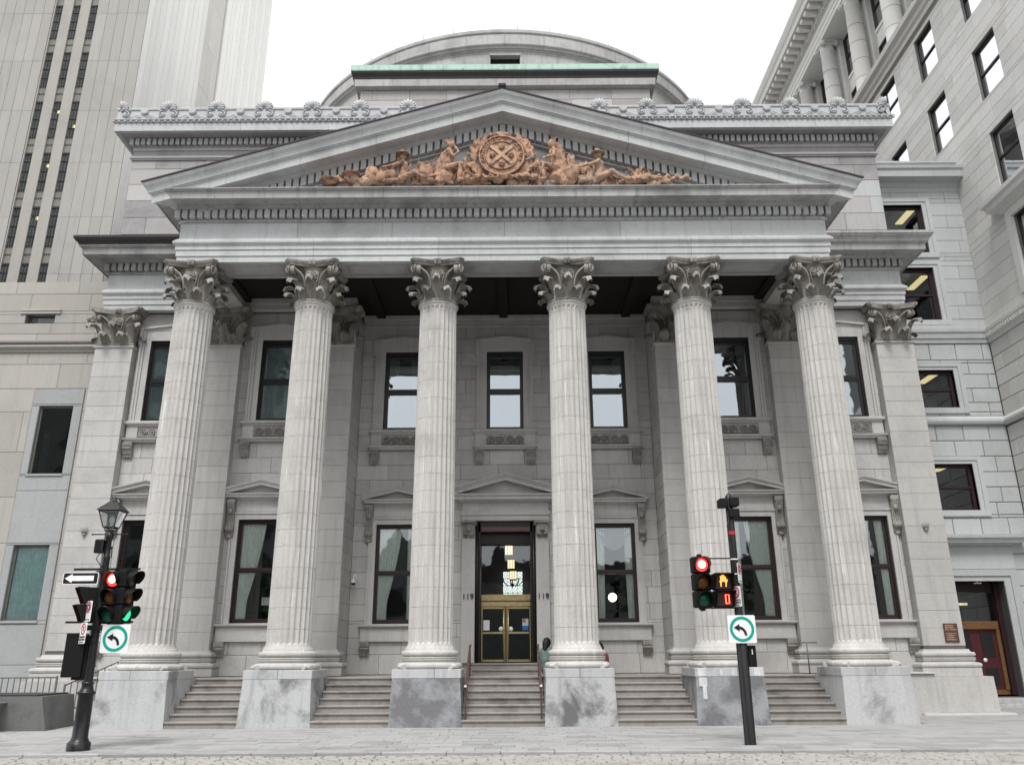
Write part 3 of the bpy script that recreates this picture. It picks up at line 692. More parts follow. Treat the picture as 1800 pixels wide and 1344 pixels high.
def curtain_mesh(pts_top, pts_bot, z0, z1, mat, folds=9, tie=None, amp=.03):
    """hanging cloth between x ranges at top and bottom with vertical folds; tie = (z, x0, x1) gathers it"""
    b = MB(); rows, cols = 14, folds * 4; vs = []
    for i in range(rows):
        t = i / (rows - 1); z = z1 + (z0 - z1) * t
        if tie:
            tz, tx0, tx1 = tie; q = (z1 - z) / (z1 - tz)
            if q <= 1: k = q ** 1.5; a = pts_top[0] + (tx0 - pts_top[0]) * k; c = pts_top[1] + (tx1 - pts_top[1]) * k
            else: k = (tz - z) / (tz - z0); a = tx0 + (pts_bot[0] - tx0) * k; c = tx1 + (pts_bot[1] - tx1) * k
        else: a = pts_top[0] + (pts_bot[0] - pts_top[0]) * t; c = pts_top[1] + (pts_bot[1] - pts_top[1]) * t
        for j in range(cols + 1):
            s = j / cols; vs.append((a + (c - a) * s, amp * math.sin(s * folds * 2 * math.pi + .8 * math.sin(3 * s + t)) + .01 * math.sin(7 * t + 9 * s), z))
    n = cols + 1; b.add(vs, [(i * n + j, i * n + j + 1, (i + 1) * n + j + 1, (i + 1) * n + j) for i in range(rows - 1) for j in range(cols)], True)
    return b.mesh('curtain', mat, fix=False)
CUR = {
 'tie_l': curtain_mesh((-.62, .15), (-.60, -.28), 2.72, 5.85, 'curtain_green', 8, (3.35, -.62, -.28)),
 'tie_r': curtain_mesh((-.15, .62), (.28, .60), 2.72, 5.85, 'curtain_green', 8, (3.35, .28, .62)),
 'strip_l': curtain_mesh((-.62, -.30), (-.60, -.38), 2.72, 5.85, 'curtain_green', 4),
 'strip_r': curtain_mesh((.34, .62), (.38, .60), 2.72, 5.85, 'curtain_green', 4),
 'up_full': curtain_mesh((-.60, .60), (-.60, .60), 9.2, 11.9, 'curtain_teal', 14, None, .02),
 'up_l': curtain_mesh((-.60, -.15), (-.60, -.45), 9.2, 11.9, 'curtain_grey', 5, None, .02),
 'up_r': curtain_mesh((.2, .60), (.45, .60), 9.2, 11.9, 'curtain_grey', 5, None, .02)}
swag = MB(); vs_ = []
for i in range(9):
    for j in range(25):
        t, s = i / 8, j / 24; zz = 5.80 - t * (.25 + .55 * math.sin(math.pi * s)) ; vs_.append((-.6 + 1.2 * s, .03 * math.sin(t * 16), zz))
swag.add(vs_, [(i * 25 + j, i * 25 + j + 1, (i + 1) * 25 + j + 1, (i + 1) * 25 + j) for i in range(8) for j in range(24)], True)
CUR['swag'] = swag.mesh('curtain', 'curtain_grey', fix=False)
LOW_C = {-11.52: ('strip_r',), -7.82: ('tie_l',), -3.62: ('tie_l', 'strip_r'), 3.62: ('strip_l', 'strip_r', 'swag'), 7.82: ('tie_r', 'strip_l'), 11.52: ('tie_l', 'strip_r')}
UP_C = {-11.47: ('up_full',), -7.64: ('up_full',), -3.60: ('up_l', 'up_r'), 0.0: (), 3.62: ('up_r',), 7.72: ('up_r',), 11.47: ('up_l',)}
for T, W, C in ((LOWER, WIN_B, LOW_C), (UPPER, WIN_T, UP_C)):
    for x, y in W:
        w = part('window', bank, (x, y, 0))
        for nm, me, k in T:
            if k == 'c':
                for s in (-1, 1): ob(nm, me, w, (s * .925, 0, 0))
            elif k == 'b':
                for s in (-1, 1): ob(nm, me, w, (s * .89, 0, 0))
            else: ob(nm, me, w)
        for c in C[x]: ob('curtain', CUR[c], w, (0, .25, 0))
MB().ball((3.72, 7.6, 3.60), .15, 16, 10).build('globe_lamp', 'lamp_globe', bank)
b = MB(); b.box(-7.62, -7.36, YO + .205, YO + .215, 3.22, 3.46); tp = b.build('window_notice', 'sign_white', bank)
tm = ob('lettering', text_mesh('T', .12, 'sign_green'), tp, (-7.55, YO + .20, 3.36))
# --- main door
door = part('doorway', bank, (0, YI, 0))
for s in (-1, 1):
    b = MB(); b.box(*sorted((s * 1.0, s * 1.44)), -.14, .1, 1.47, 5.38, .012); b.build('door_pilaster', 'wall_stone', door)
    t = MB(); t.box(-.26, .26, -.22, .1, .50, .56); t.box(-.19, .19, -.14, .1, 0, .5)
    t.build('door_capital', 'capital_stone', door, (s * 1.22, 0, 5.385))
    for k in (-1, 1):
        o = ob('volute', VOL[k], door, (s * 1.22, .06, 5.385)); o.scale = (.36, .36, .47)
    for q in (-.1, .1): o = ob('acanthus_leaf', LEAF_LO, door, (s * 1.22 + q, -.13, 5.39)); o.scale = (.5, .4, .5)
    o = ob('acanthus_leaf', LEAF_HI, door, (s * 1.22, -.13, 5.39)); o.scale = (.5, .4, .45)
    o = ob('house_number', text_mesh('119', .26, 'bronze_dark', .012), door, (s * 1.22, -.16, 3.50))
    # dark bronze jamb with three collars
    b = MB(); b.box(*sorted((s * .83, s * 1.0)), .0, .75, 1.47, 5.92)
    for z in (2.75, 4.55, 1.5): b.box(*sorted((s * .80, s * 1.0)), -.02, .7, z, z + .16)
    b.tube([(s * .93, -.01, 1.5), (s * .93, -.01, 5.9)], .05, 8); b.build('jamb', 'bronze_dark', door)
b = MB(); b.box(-1.0, 1.0, .0, .75, 5.60, 5.95); b.box(-.83, .83, .3, .7, 5.25, 5.6); b.build('lintel', 'bronze_dark', door)
b = MB(); b.box(-.80, .80, -.01, .05, 5.62, 5.76); b.build('lintel_band', 'rail_brown', door)
for k, (z0, z1, o_, w) in enumerate(((5.955, 6.12, .16, 1.46), (6.125, 6.27, .19, 1.48), (6.275, 6.56, .12, 1.44))):
    MB().box(-w, w, -o_, .05, z0, z1, .01).build('architrave' if k < 2 else 'frieze', 'wall_stone', door)
b = MB(); b.sweep([(.1, 6.56), (.18, 6.57), (.22, 6.62), (.36, 6.635), (.36, 6.74), (.41, 6.76), (.42, 6.82), (0, 6.83)], [(-1.35, .05), (-1.35, 0), (1.35, 0), (1.35, .05)]); b.build('cornice', 'wall_stone', door)
b = MB(); b.prism([(-1.5, 6.83), (1.5, 6.83), (0, 7.3)], -.12, .05)
for s in (-1, 1):
    for (d0, d1, yy) in ((0, .13, -.38), (.13, .19, -.42), (.192, .24, -.46)):
        b.prism([(s * 1.68, 6.84 + d0 - .03), (0, 7.36 + d0 - .08), (0, 7.36 + d1 - .08), (s * 1.72, 6.84 + d1 - .03)], yy, .03)
b.build('pediment', 'wall_stone', door)
yd = .62
b = MB(); b.add([(-.82, yd, 3.62), (.82, yd, 3.62), (.82, yd, 5.28), (-.82, yd, 5.28)], [(0, 1, 2, 3)]); b.build('pane', 'pane_dark', door, fix=False)
b = MB(); b.box(-.83, .83, yd - .08, yd + .12, 3.40, 3.62, .02); b.box(-.83, .83, yd - .05, yd + .1, 3.22, 3.40, .02); b.build('transom_bar', 'brass', door)
for s in (-1, 1):
    leaf = part('door_leaf', door)
    x0, x1 = (.02, .81) if s > 0 else (-.81, -.02)
    b = MB(); z0, z1 = 1.50, 3.22
    b.box(x0, x0 + .04, yd - .02, yd + .04, z0, z1); b.box(x1 - .03, x1, yd - .02, yd + .04, z0, z1); b.box(x0 + .05, x1 - .05, yd - .02, yd + .04, z0, z0 + .07); b.box(x0 + .05, x1 - .05, yd - .02, yd + .04, z1 - .06, z1)
    b.box(x0 + .05, x1 - .05, yd - .05, yd + .04, 2.37, 2.43)
    b.build('door_frame', 'brass', leaf, fix=False)
    xc = .075 * s
    MB().tube([(xc, yd - .08, 1.62), (xc, yd - .08, 3.12)], .026, 8).build('pull_bar', 'brass', leaf)
    b = MB(); b.add([(x0 + .05, yd + .01, z0 + .07), (x1 - .05, yd + .01, z0 + .07), (x1 - .05, yd + .01, z1 - .06), (x0 + .05, yd + .01, z1 - .06)], [(0, 1, 2, 3)]); b.build('pane', 'pane_dark', leaf, fix=False)
    b = MB().lathe([(0, 0), (.075, 0), (.075, .006), (0, .006)], n=20); me = b.mesh('sticker', 'sign_white'); me.transform(Matrix.Rotation(R(90), 4, 'X')); ob('sticker', me, leaf, (s * .16, yd - .002, 2.52))
b = MB(); b.box(-.74, -.54, yd - .012, yd, 2.48, 2.80); b.build('door_notice', 'sign_white', door)
b = MB(); b.box(.54, .74, yd - .012, yd, 2.62, 2.84); p_ = b.build('door_poster', 'poster_pale', door)
MB().box(.54, .74, yd - .012, yd, 2.48, 2.618).build('poster_field', 'poster_blue', p_); MB().box(.545, .66, yd - .016, yd - .012, 2.72, 2.83).build('poster_field', 'poster_pink', p_)
# entrance hall behind the glass, its pendant lanterns and far grille window
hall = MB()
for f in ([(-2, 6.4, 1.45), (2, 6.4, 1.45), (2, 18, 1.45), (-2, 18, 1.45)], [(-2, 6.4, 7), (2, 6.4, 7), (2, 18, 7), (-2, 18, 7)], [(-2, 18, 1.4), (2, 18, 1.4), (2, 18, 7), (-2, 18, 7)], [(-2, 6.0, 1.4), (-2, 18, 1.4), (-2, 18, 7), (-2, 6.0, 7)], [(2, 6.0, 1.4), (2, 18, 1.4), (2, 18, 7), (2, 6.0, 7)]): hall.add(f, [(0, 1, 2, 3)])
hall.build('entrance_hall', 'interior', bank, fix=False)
for (x, y, z, s) in ((.10, 8.0, 5.28, .95), (.17, 10.5, 5.05, .95), (.25, 13.0, 4.87, .95)):
    pl = part('pendant_lantern', bank, (x, y, z)); b = MB()
    b.box(-.14 * s, .14 * s, -.14 * s, .14 * s, -.17 * s, .17 * s); b.build('lamp_shade', 'lamp_warm', pl)
    b = MB()
    for q in (-.145, -.05, .05, .145): b.box(q * s - .008, q * s + .008, -.155 * s, -.142 * s, -.19 * s, .19 * s)
    b.box(-.16 * s, .16 * s, -.16 * s, .16 * s, .17 * s, .20 * s); b.box(-.16 * s, .16 * s, -.16 * s, .16 * s, -.20 * s, -.17 * s); b.tube([(0, 0, .2 * s), (0, 0, 7 - z)], .012, 5); b.build('lamp_frame', 'bronze_dark', pl)
gw = part('hall_window', bank, (.23, 17.6, .32)); gw.scale = (.72, 1, 1); MB().box(-.62, .62, 0, .05, 4.02, 5.15).build('lit_pane', 'grid_light', gw)
b = MB()
for k in range(5): b.box(-.64 + .32 * k - .018, -.64 + .32 * k + .018, -.05, -.01, 4.0, 5.2)
for k in range(3, 7): b.box(-.66, .66, -.05, -.01, 3.2 + .325 * k - .018, 3.2 + .325 * k + .018)
for k in range(4):
    for j in range(3, 6): b.tube([(-.48 + .32 * k + .09 * math.cos(a), -.04, 3.36 + .325 * j + .09 * math.sin(a)) for a in [q * math.pi / 4 for q in range(9)]], .014, 4)
b.build('grille', 'bronze_dark', gw)
ch = part('chandelier', bank, (.22, 15.0, 4.80)); ch.scale = (.8, .8, .8); b = MB()
for k in range(7):
    a = math.pi * 2 * k / 7; b.tube([(0, 0, -.2), (.3 * math.cos(a), .3 * math.sin(a), -.25), (.55 * math.cos(a), .55 * math.sin(a), .0), (.55 * math.cos(a), .55 * math.sin(a), .16)], .025, 5)
b.tube([(0, 0, -.35), (0, 0, 3.1)], .03, 6); b.ball((0, 0, -.2), .1, 8, 6); b.build('arms', 'bronze_dark', ch)

# --- entablatures: architrave, frieze, dentils, cornice
ARCH = [(-.25, 13.005), (0, 13.005), (0, 13.20), (.03, 13.205), (.03, 13.40), (.06, 13.405), (.06, 13.535), (.085, 13.55), (.105, 13.59), (.13, 13.60), (.135, 13.66), (.02, 13.80), (-.25, 13.80)]
FRZ = [(-.25, 13.80), (0, 13.80), (0, 14.33), (-.25, 14.33)]
CORN_P = [(-.25, 14.33), (.03, 14.335), (.05, 14.37), (.075, 14.415), (.01, 14.42), (.01, 14.705), (.19, 14.71), (.20, 14.74), (.26, 14.79), (.28, 14.80), (.28, 14.815), (.42, 14.818), (.64, 14.818), (.64, 14.80), (.68, 14.80), (.695, 15.02), (.73, 15.03), (.75, 15.06), (.785, 15.075), (.79, 15.11), (-.25, 15.16)]
CYMA = [(.70, 15.11), (.79, 15.112), (.80, 15.14), (.83, 15.19), (.89, 15.24), (.92, 15.30), (.94, 15.31), (.94, 15.40), (.60, 15.42)]
def run_blocks(parent, name, prof, path, mat, joints):
    """a moulding along path (x from -X to X on the front) cut into stones at joints; mitred ends keep their corner"""
    (xa, ya), (x0, y0), (x1, y1), (xb, yb) = path; g = .004
    js = [j for j in joints if x0 + .3 < j < x1 - .3]; cuts = js
    prev = None; L = [x0] + js + [x1]
    for i in range(len(L) - 1):
        p = []
        if i == 0: p = [(xa, ya), (x0, y0)]
        else: p = [(L[i] + g, y0)]
        if i == len(L) - 2: p += [(x1, y1), (xb, yb)]
        else: p += [(L[i + 1] - g, y0)]
        MB().sweep(prof, p).build(name, mat, parent)
def dentils(parent, x0, x1, y, z0, z1, pitch, w, d, mat):
    n = int((x1 - x0 + pitch - w) / pitch + 1e-6); off = (x1 - x0 - (n * pitch - (pitch - w))) / 2
    me = MB(); me.box(-w / 2, w / 2, -d, 0, z0, z1, .008); me = me.mesh('dentil', mat)
    for i in range(n): ob('dentil', me, parent, (x0 + off + w / 2 + i * pitch, y, 0))
PF, PX = .35, 9.89
ent = part('portico_entablature', bank)
pth = [(-PX, YP), (-PX, PF), (PX, PF), (PX, YP)]
jr = random.Random(11)
jl = lambda a, b_, st, o: [a + o + st * i for i in range(int((b_ - a) / st) + 1)]
run_blocks(ent, 'architrave', ARCH, pth, 'entab_stone', [x + jr.uniform(-.05, .05) for x in COLS[1:-1]])
run_blocks(ent, 'frieze', FRZ, pth, 'entab_stone', [-6.3, -3.4, .05, 3.6, 7.0])
run_blocks(ent, 'cornice', CORN_P, pth, 'cornice_stone', [-8.7, -6.2, -3.6, -1.1, 1.35, 4.0, 6.6, 8.9])
dentils(ent, -PX - .19, PX + .19, PF - .012, 14.44, 14.70, .2292, .160, .185, 'entab_stone')
b = MB(); b.box(-PX + .02, PX - .02, PF + .24, 1.50, 13.01, 14.2); b.build('beam_core', 'entab_stone', ent)
for s in (-1, 1): MB().box(*sorted((s * (PX - .24), s * (PX - 1.0))), 1.5, YO, 13.01, 14.2).build('side_beam', 'wall_stone', ent)
# soffit panels between the columns
for i in range(5):
    a, c_ = COLS[i] + .95, COLS[i + 1] - .95; b = MB(); ya, yb_ = .52, 1.32
    for k in (0, .09):
        h = .03 if not k else .018
        b.box(a + k, c_ - k, ya + k, ya + k + .045, 13.01 - h, 13.02); b.box(a + k, c_ - k, yb_ - k - .045, yb_ - k, 13.01 - h, 13.02); b.box(a + k, a + k + .045, ya + k + .045, yb_ - k - .045, 13.01 - h, 13.02); b.box(c_ - k - .045, c_ - k, ya + k + .045, yb_ - k - .045, 13.01 - h, 13.02)
    b.build('soffit_panel', 'pilaster_stone', ent)
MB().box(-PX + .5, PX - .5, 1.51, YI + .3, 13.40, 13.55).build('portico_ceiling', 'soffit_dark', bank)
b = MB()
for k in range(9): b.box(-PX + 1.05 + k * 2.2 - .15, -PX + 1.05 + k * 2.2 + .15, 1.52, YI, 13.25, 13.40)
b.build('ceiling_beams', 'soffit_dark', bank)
iw = part('inner_entablature', bank)
MB().sweep([(-.1, 12.96), (.0, 12.96), (.05, 12.97), (.05, 13.1), (.08, 13.11), (.08, 13.2), (.14, 13.22), (.16, 13.36), (-.1, 13.38)], [(-5.07, YI), (5.07, YI)]).build('architrave', 'wall_stone', iw)
# flanks: the same order carried along the side walls
for s in (-1, 1):
    fe = part('flank_entablature', bank); X = 13.77
    path = [(-X, 9.0), (-X, YP), (-9.9, YP)] if s < 0 else [(9.9, YP), (X, YP), (X, 9.0)]
    for nm, pf, m in (('architrave', ARCH, 'entab_stone'), ('frieze', FRZ, 'entab_stone'), ('cornice', CORN_P, 'cornice_stone'), ('gutter', CYMA, 'lead' if s < 0 else 'cornice_stone')):
        MB().sweep(pf, path).build(nm, m, fe)
    xs = (-X - .19, -9.95) if s < 0 else (9.95, X + .19)
    dentils(fe, xs[0], xs[1], YP - .012, 14.44, 14.70, .2292, .160, .185, 'cornice_stone')
    # entablature over the wall between the pilasters inside the portico
    a, c_ = sorted((s * 5.07, s * 9.9)); MB().sweep(ARCH[:6] + [(-.25, 13.405)], [(a, YP), (c_, YP)]).build('inner_architrave', 'wall_stone', fe)
    a, c_ = sorted((s * 5.2, s * 13.6)); MB().box(a, c_, YP + .3, YP + .9, 13.0, 14.0).build('wall_head', 'mortar', fe)
# --- pediment
ped = part('pediment', bank)
SL = .3055; ZA = 18.56
def zt(x): return ZA - SL * abs(x)
RAKE_C = [(-.25, -1.24), (.06, -1.22), (.06, -1.17), (.01, -1.16), (.01, -.80), (.19, -.795), (.20, -.765), (.27, -.72), (.29, -.71), (.29, -.695), (.66, -.685), (.68, -.70), (.695, -.43), (.73, -.42), (.75, -.39), (.785, -.375), (.79, -.34), (.10, -.34)]
RAKE_G = [(.10, -.338), (.79, -.338), (.80, -.31), (.82, -.26), (.85, -.21), (.89, -.16), (.92, -.09), (.925, -.06), (.10, -.06)]
RAKE_T = [(.0, -.058), (.935, -.058), (.955, -.05), (.955, .0), (.90, .02), (.0, .02)]
def rake(parent, name, prof, s, cuts, mat, xend=None):
    L = [0.0] + cuts + [None]
    for i in range(len(L) - 1):
        b = MB(); vs = []; n = len(prof)
        for q in (L[i], L[i + 1]):
            for o, dz in prof:
                x = (PX + max(o, 0) if q is None else (q + (.004 if q == L[i] else -.004) * (q > 0)))
                vs.append((s * x, PF - o, zt(x) + dz))
        b.add(vs, [(k, (k + 1) % n, n + (k + 1) % n, n + k) for k in range(n)] + [tuple(range(n)), tuple(range(2 * n - 1, n - 1, -1))]); b.build(name, mat, parent)
for s in (-1, 1):
    rake(ped, 'raking_cornice', RAKE_C, s, [1.55, 3.9, 6.2, 8.4], 'entab_stone')
    rake(ped, 'raking_gutter', RAKE_G, s, [1.6, 4.3, 7.0, 9.0], 'entab_stone')
    rake(ped, 'raking_flashing', RAKE_T, s, [], 'lead')
    d = MB(); w = .080
    d.add([(x, y, z - SL * s * x) for x in (-w, w) for y in (-.185, 0) for z in (-1.13, -.81)], [(0, 1, 3, 2), (4, 6, 7, 5), (0, 4, 5, 1), (2, 3, 7, 6), (1, 5, 7, 3), (0, 2, 6, 4)])
    dm = d.mesh('dentil', 'entab_stone')
    x = .2292
    while x < 9.3:
        ob('dentil', dm, ped, (s * x, PF - .012, zt(x))); x += .2292
d = MB(); d.box(-.084, .084, -.185, 0, -1.16, -.84); d.build('dentil', 'entab_stone', ped, (0, PF - .012, zt(0)))
YT = .43
tym = MB(); tym.prism([(-9.6, 15.12), (9.6, 15.12), (0, 17.6)], YT + .012, 3.0); tympanum = tym.build('tympanum', 'entab_stone', ped)
for zz0, zz1 in ((15.12, 15.9), (15.9, 16.6), (16.6, 17.4)):
    for k in range(-5, 5):
        x0, x1 = k * 1.9 + (.95 if zz0 > 15.5 and zz0 < 16.5 else 0), (k + 1) * 1.9 + (.95 if zz0 > 15.5 and zz0 < 16.5 else 0)
        if zt(max(abs(x0), abs(x1))) - .9 > zz1: MB().box(x0 + .004, x1 - .004, YT, YT + .1, zz0 + .003, zz1 - .003, .008).build('tympanum_slab', 'entab_stone', tympanum)
MB().box(-.12, .12, -.66, -.4, 18.55, 18.66, .02).build('apex_cap', 'lead', ped)
b = MB()
for s in (-1, 1): b.add([(0, -.6, 18.56), (s * 10.75, -.55, 15.29), (s * 10.75, YP + .3, 15.29), (0, YP + .3, 18.56)], [(0, 1, 2, 3)])
b.build('portico_roof', 'lead', bank, fix=False)

# --- attic storey with its anthemion parapet
att = part('attic', bank); AX, AY = 13.66, 4.0
core = MB().box(-AX + .014, AX - .014, AY + .014, 12, 15.2, 20.3).build('attic_core', 'mortar', att)
ab = lay(-AX, AX, [15.3, 15.98, 16.66, 17.34, 18.02, 18.66, 19.02], [], 1.9, rnd)
ab = [q for q in ab if abs(q[0] + q[2] / 2) > 3 or q[1] > 17]
nb = [q for q in ab if q[0] > 11.3 and 16.6 < q[1] < 18.0]
emit(core, [q for q in ab if q not in nb], (0, AY, 0), 0, .1, 'attic_stone', 'attic_block', 290); emit(core, nb, (0, AY, 0), 0, .1, 'entab_stone', 'attic_block')
for z0, z1, o_ in ((19.02, 19.08, .05), (19.08, 19.14, .09), (19.14, 19.20, .06), (19.20, 19.42, .0), (19.42, 19.56, .03)):
    MB().sweep([(-.1, z0), (o_, z0 + .001), (o_, z1 - .001), (-.1, z1)], [(-AX, 11), (-AX, AY), (AX, AY), (AX, 11)]).build('string_course', 'attic_stone', att)
ACN = [(-.1, 19.56), (.05, 19.57), (.06, 19.60), (.003, 19.605), (.003, 19.90), (.17, 19.905), (.20, 19.93), (.52, 19.935), (.53, 19.92), (.55, 19.92), (.555, 20.22), (-.1, 20.22)]
run_blocks(att, 'cornice', ACN, [(-AX, 11), (-AX, AY), (AX, AY), (AX, 11)], 'attic_stone', [-11.5, -9.3, -6.8, -4.4, 4.4, 6.7, 9.1, 11.4])
CFC = [(.50, 20.0), (.558, 19.918), (.565, 20.22), (.50, 20.225)]
run_blocks(att, 'corona', [(.4, 19.915), (.56, 19.912), (.565, 20.222), (.4, 20.222)], [(-AX, 11), (-AX, AY), (AX, AY), (AX, 11)], 'entab_stone', [-11.3, -9.6, -6.4, -4.4, 4.4, 6.9, 9.3, 11.4])
dentils(att, -AX - .15, AX + .15, AY - .005, 19.61, 19.87, .2112, .140, .16, 'entab_stone')
par = part('anthemion_parapet', bank)
MB().sweep([(.40, 20.226), (.56, 20.23), (.60, 20.26), (.60, 20.30), (.65, 20.34), (.65, 20.365), (.40, 20.367)], [(-AX, 11), (-AX, AY), (AX, AY), (AX, 11)]).build('egg_band', 'parapet_metal', par)
b = MB(); n = 136; me = []
for i in range(n + 1):
    x = -AX - .6 + (2 * AX + 1.2) * i / n; b.ball((x, AY - .615, 20.295), .052, 6, 4, (1, .7, 1.2))
tag(b.build('egg_moulding', 'parapet_metal', par), kind='stuff')
MB().sweep([(.45, 20.367), (.55, 20.367), (.53, 20.80), (.56, 20.81), (.57, 20.86), (.56, 20.90), (.45, 20.90)], [(-AX, 11), (-AX, AY), (AX, AY), (AX, 11)]).build('parapet_wall', 'parapet_metal', par)
def palmette(half=0):
    b = MB(); out = []
    for k in range(-4, 5):
        if half * k < 0: continue
        a = k * R(21); L = .36 * (1 - .018 * k * k); cx, cz = 0, .46
        tip = (cx + math.sin(a) * L, cz + math.cos(a) * L); mid = (cx + math.sin(a) * L * .55, cz + math.cos(a) * L * .55)
        b.tube([(cx + .03 * math.sin(a), -.02, cz + .03), (mid[0], -.055, mid[1]), (tip[0], -.045, tip[1])], [.018, .040, .052], 6)
        b.ball((tip[0] * .98, -.05, cz + (tip[1] - cz) * .97), .050, 6, 4, (1, .8, 1))
    poly = [(.36 * math.sin(R(q)), .47 + .38 * math.cos(R(q))) for q in range(-100, 101, 20) if half * q >= 0]
    if half: poly += [(0, .4)]
    poly += [(.22, .0), (-.22, 0)] if not half else [(half * .3, 0), (0, 0)]
    b.prism(poly, -.02, .08)
    for s in (-1, 1):
        if half and s != half: continue
        b.tube(spiral(s * .20, .24, .15, 1.4, R(100), s, -.045, 18), .028, 6); b.ball((s * .20, -.05, .23), .062, 8, 6, (1, .6, 1))
        b.tube([(s * .05, -.03, .42), (s * .2, -.05, .46), (s * .36, -.03, .42)], [.02, .035, .012], 5)
        b.tube([(s * .28, -.02, .06), (s * .42, -.03, .07), (s * .55, -.03, .13), (s * .66, -.02, .22), (s * .74, -.02, .16), (s * .80, -.02, .07)], [.02, .02, .018, .018, .022, .014], 5)
    return b.mesh('anthemion', 'parapet_metal', fix=False)
PM = {h: palmette(h) for h in (-1, 0, 1)}; yp = AY - .57
SPC = (AX + .42) / 8
disc = MB(); disc.lathe([(0, -.07), (.10, -.07), (.115, -.05), (.125, -.06), (.135, -.05), (.135, .02), (.09, .02), (.08, -.0)], n=20); dm = disc.mesh('disc', 'parapet_metal', fix=False); dm.transform(Matrix.Rotation(R(90), 4, 'X')); dm.transform(Matrix.Scale(-1, 4, (0, 1, 0)))
dm = MB(); 
pts = [(.135 * math.cos(a), .135 * math.sin(a)) for a in [k * math.pi / 12 for k in range(24)]]; dm.prism(pts, -.03, .02); dm.prism([(x * .8, z * .8) for x, z in pts], -.045, -.03); dm = dm.mesh('disc', 'parapet_metal')
for k in range(-8, 9):
    if abs(k) <= 1: continue
    h = 0 if abs(k) < 8 else (1 if k < 0 else -1); ob('anthemion', PM[h], par, (k * SPC, yp, 20.366), 0, (1, 1, .93))
for k in range(-8, 8):
    if -2 <= k <= 1: continue
    ob('disc', dm, par, ((k + .5) * SPC, yp, 20.74))

# --- copper-capped block and round drum of the dome behind
blk = part('dome_block', bank, (.025, -2.197, .165)); blk.scale = (.9, .9, .9); BY = 10.0
core = MB().box(-6.78, 6.80, BY + .26, 14, 20.4, 27.3).build('block_core', 'mortar', blk)
emit(core, lay(-6.8, 6.82, [24.0, 24.8, 25.6, 26.4, 26.95], [], 1.9, rnd), (0, BY + .25, 0), 0, .1, 'attic_stone', 'attic_block', 300)
run_blocks(blk, 'cornice', [(-.1, 26.95), (.05, 26.96), (.22, 27.02), (.23, 27.04), (.26, 27.38), (-.1, 27.38)], [(-6.8, 14), (-6.8, BY + .25), (6.82, BY + .25), (6.82, 14)], 'drum_stone', [-5.4, -4, -2.7, -1.3, .1, 1.5, 2.9, 4.2, 5.6])
MB().sweep([(-.1, 27.385), (.27, 27.39), (.30, 27.5), (.40, 27.66), (.41, 27.72), (-.1, 27.74)], [(-6.8, 14), (-6.8, BY + .25), (6.82, BY + .25), (6.82, 14)]).build('cyma', 'lead', blk)
MB().sweep([(-.3, 27.742), (.43, 27.745), (.44, 27.80), (.43, 28.06), (-.3, 28.12)], [(-6.8, 14), (-6.8, BY + .25), (6.82, BY + .25), (6.82, 14)]).build('copper_cap', 'copper', blk)
dr = part('dome', bank, (.025, 20.66, .165)); dr.scale = (.9, .9, .9); RD = 12.9
NV = 30; vm_ = MB()
vm_.lathe([(RD - .40, 20), (RD - .40, 30.3)], n=128, smooth=True); vm_.build('drum_core', 'mortar', dr, fix=False)
n = 40
def arc_block(r0, r1, z0, z1, a0, a1, name, mat, extra=None, seg=3):
    b = MB(); prof = extra or [(r0, z0), (r1, z0), (r1, z1), (r0, z1)]; vs = []; m = len(prof)
    for i in range(seg + 1):
        a = a0 + (a1 - a0) * i / seg
        for r, z in prof: vs.append((r * math.sin(a), -r * math.cos(a), z))
    b.add(vs, [(i * m + k, i * m + (k + 1) % m, (i + 1) * m + (k + 1) % m, (i + 1) * m + k) for i in range(seg) for k in range(m)] + [tuple(range(m)), tuple(range(seg * m, seg * m + m))])
    return b.build(name, mat, dr)
A = 2 * math.pi / n
for k in range(-9, 9):
    arc_block(0, 0, 0, 0, k * A + .0006, (k + 1) * A - .0006, 'rim_stone', 'drum_stone', [(RD - .9, 31.42), (RD - .16, 31.42), (RD - .12, 31.50), (RD - .04, 31.56), (RD - .02, 31.60), (RD, 32.2), (RD - .9, 32.2)])
arc_block(0, 0, 0, 0, -2.2, 2.2, 'rim_flashing', 'attic_stone', [(RD - .9, 32.202), (RD + .03, 32.202), (RD + .06, 32.26), (RD + .05, 32.44), (RD - .9, 32.5)], seg=90)
arc_block(0, 0, 0, 0, -2.2, 2.2, 'soffit_band', 'drum_stone', [(RD - .9, 31.22), (RD - .30, 31.22), (RD - .28, 31.30), (RD - .22, 31.36), (RD - .20, 31.415), (RD - .9, 31.415)], seg=90)
rd2 = random.Random(4)
for zz0, zz1 in ((28.2, 28.9), (28.9, 29.6), (29.6, 30.42), (30.42, 31.22)):
    a = -.95 + rd2.uniform(0, .1)
    while a < .95:
        st_ = .15 * rd2.uniform(.8, 1.2)
        if zz0 > 30.2 and a < .058 and a + st_ > -.058:
            if a < -.062: arc_block(RD - .5, RD - .31, zz0 + .005, zz1 - .005, a, -.061, 'drum_block', 'drum_stone')
            if a + st_ > .062: arc_block(RD - .5, RD - .31, zz0 + .005, zz1 - .005, .061, a + st_ - .0008, 'drum_block', 'drum_stone')
            elif a + st_ > -.061: pass
        else: arc_block(RD - .5, RD - .31, zz0 + .005, zz1 - .005, a, a + st_ - .0008, 'drum_block', 'drum_stone')
        a += st_
b = MB(); b.box(-.80, .80, -RD + .29, -RD + .6, 30.42, 30.50); b.box(-.80, .80, -RD + .28, -RD + .6, 31.08, 31.21); b.build('vent_surround', 'drum_stone', dr)
b = MB(); b.box(-.78, .78, -RD + .62, -RD + .65, 30.4, 31.1); b.build('vent', 'soffit_dark', dr)
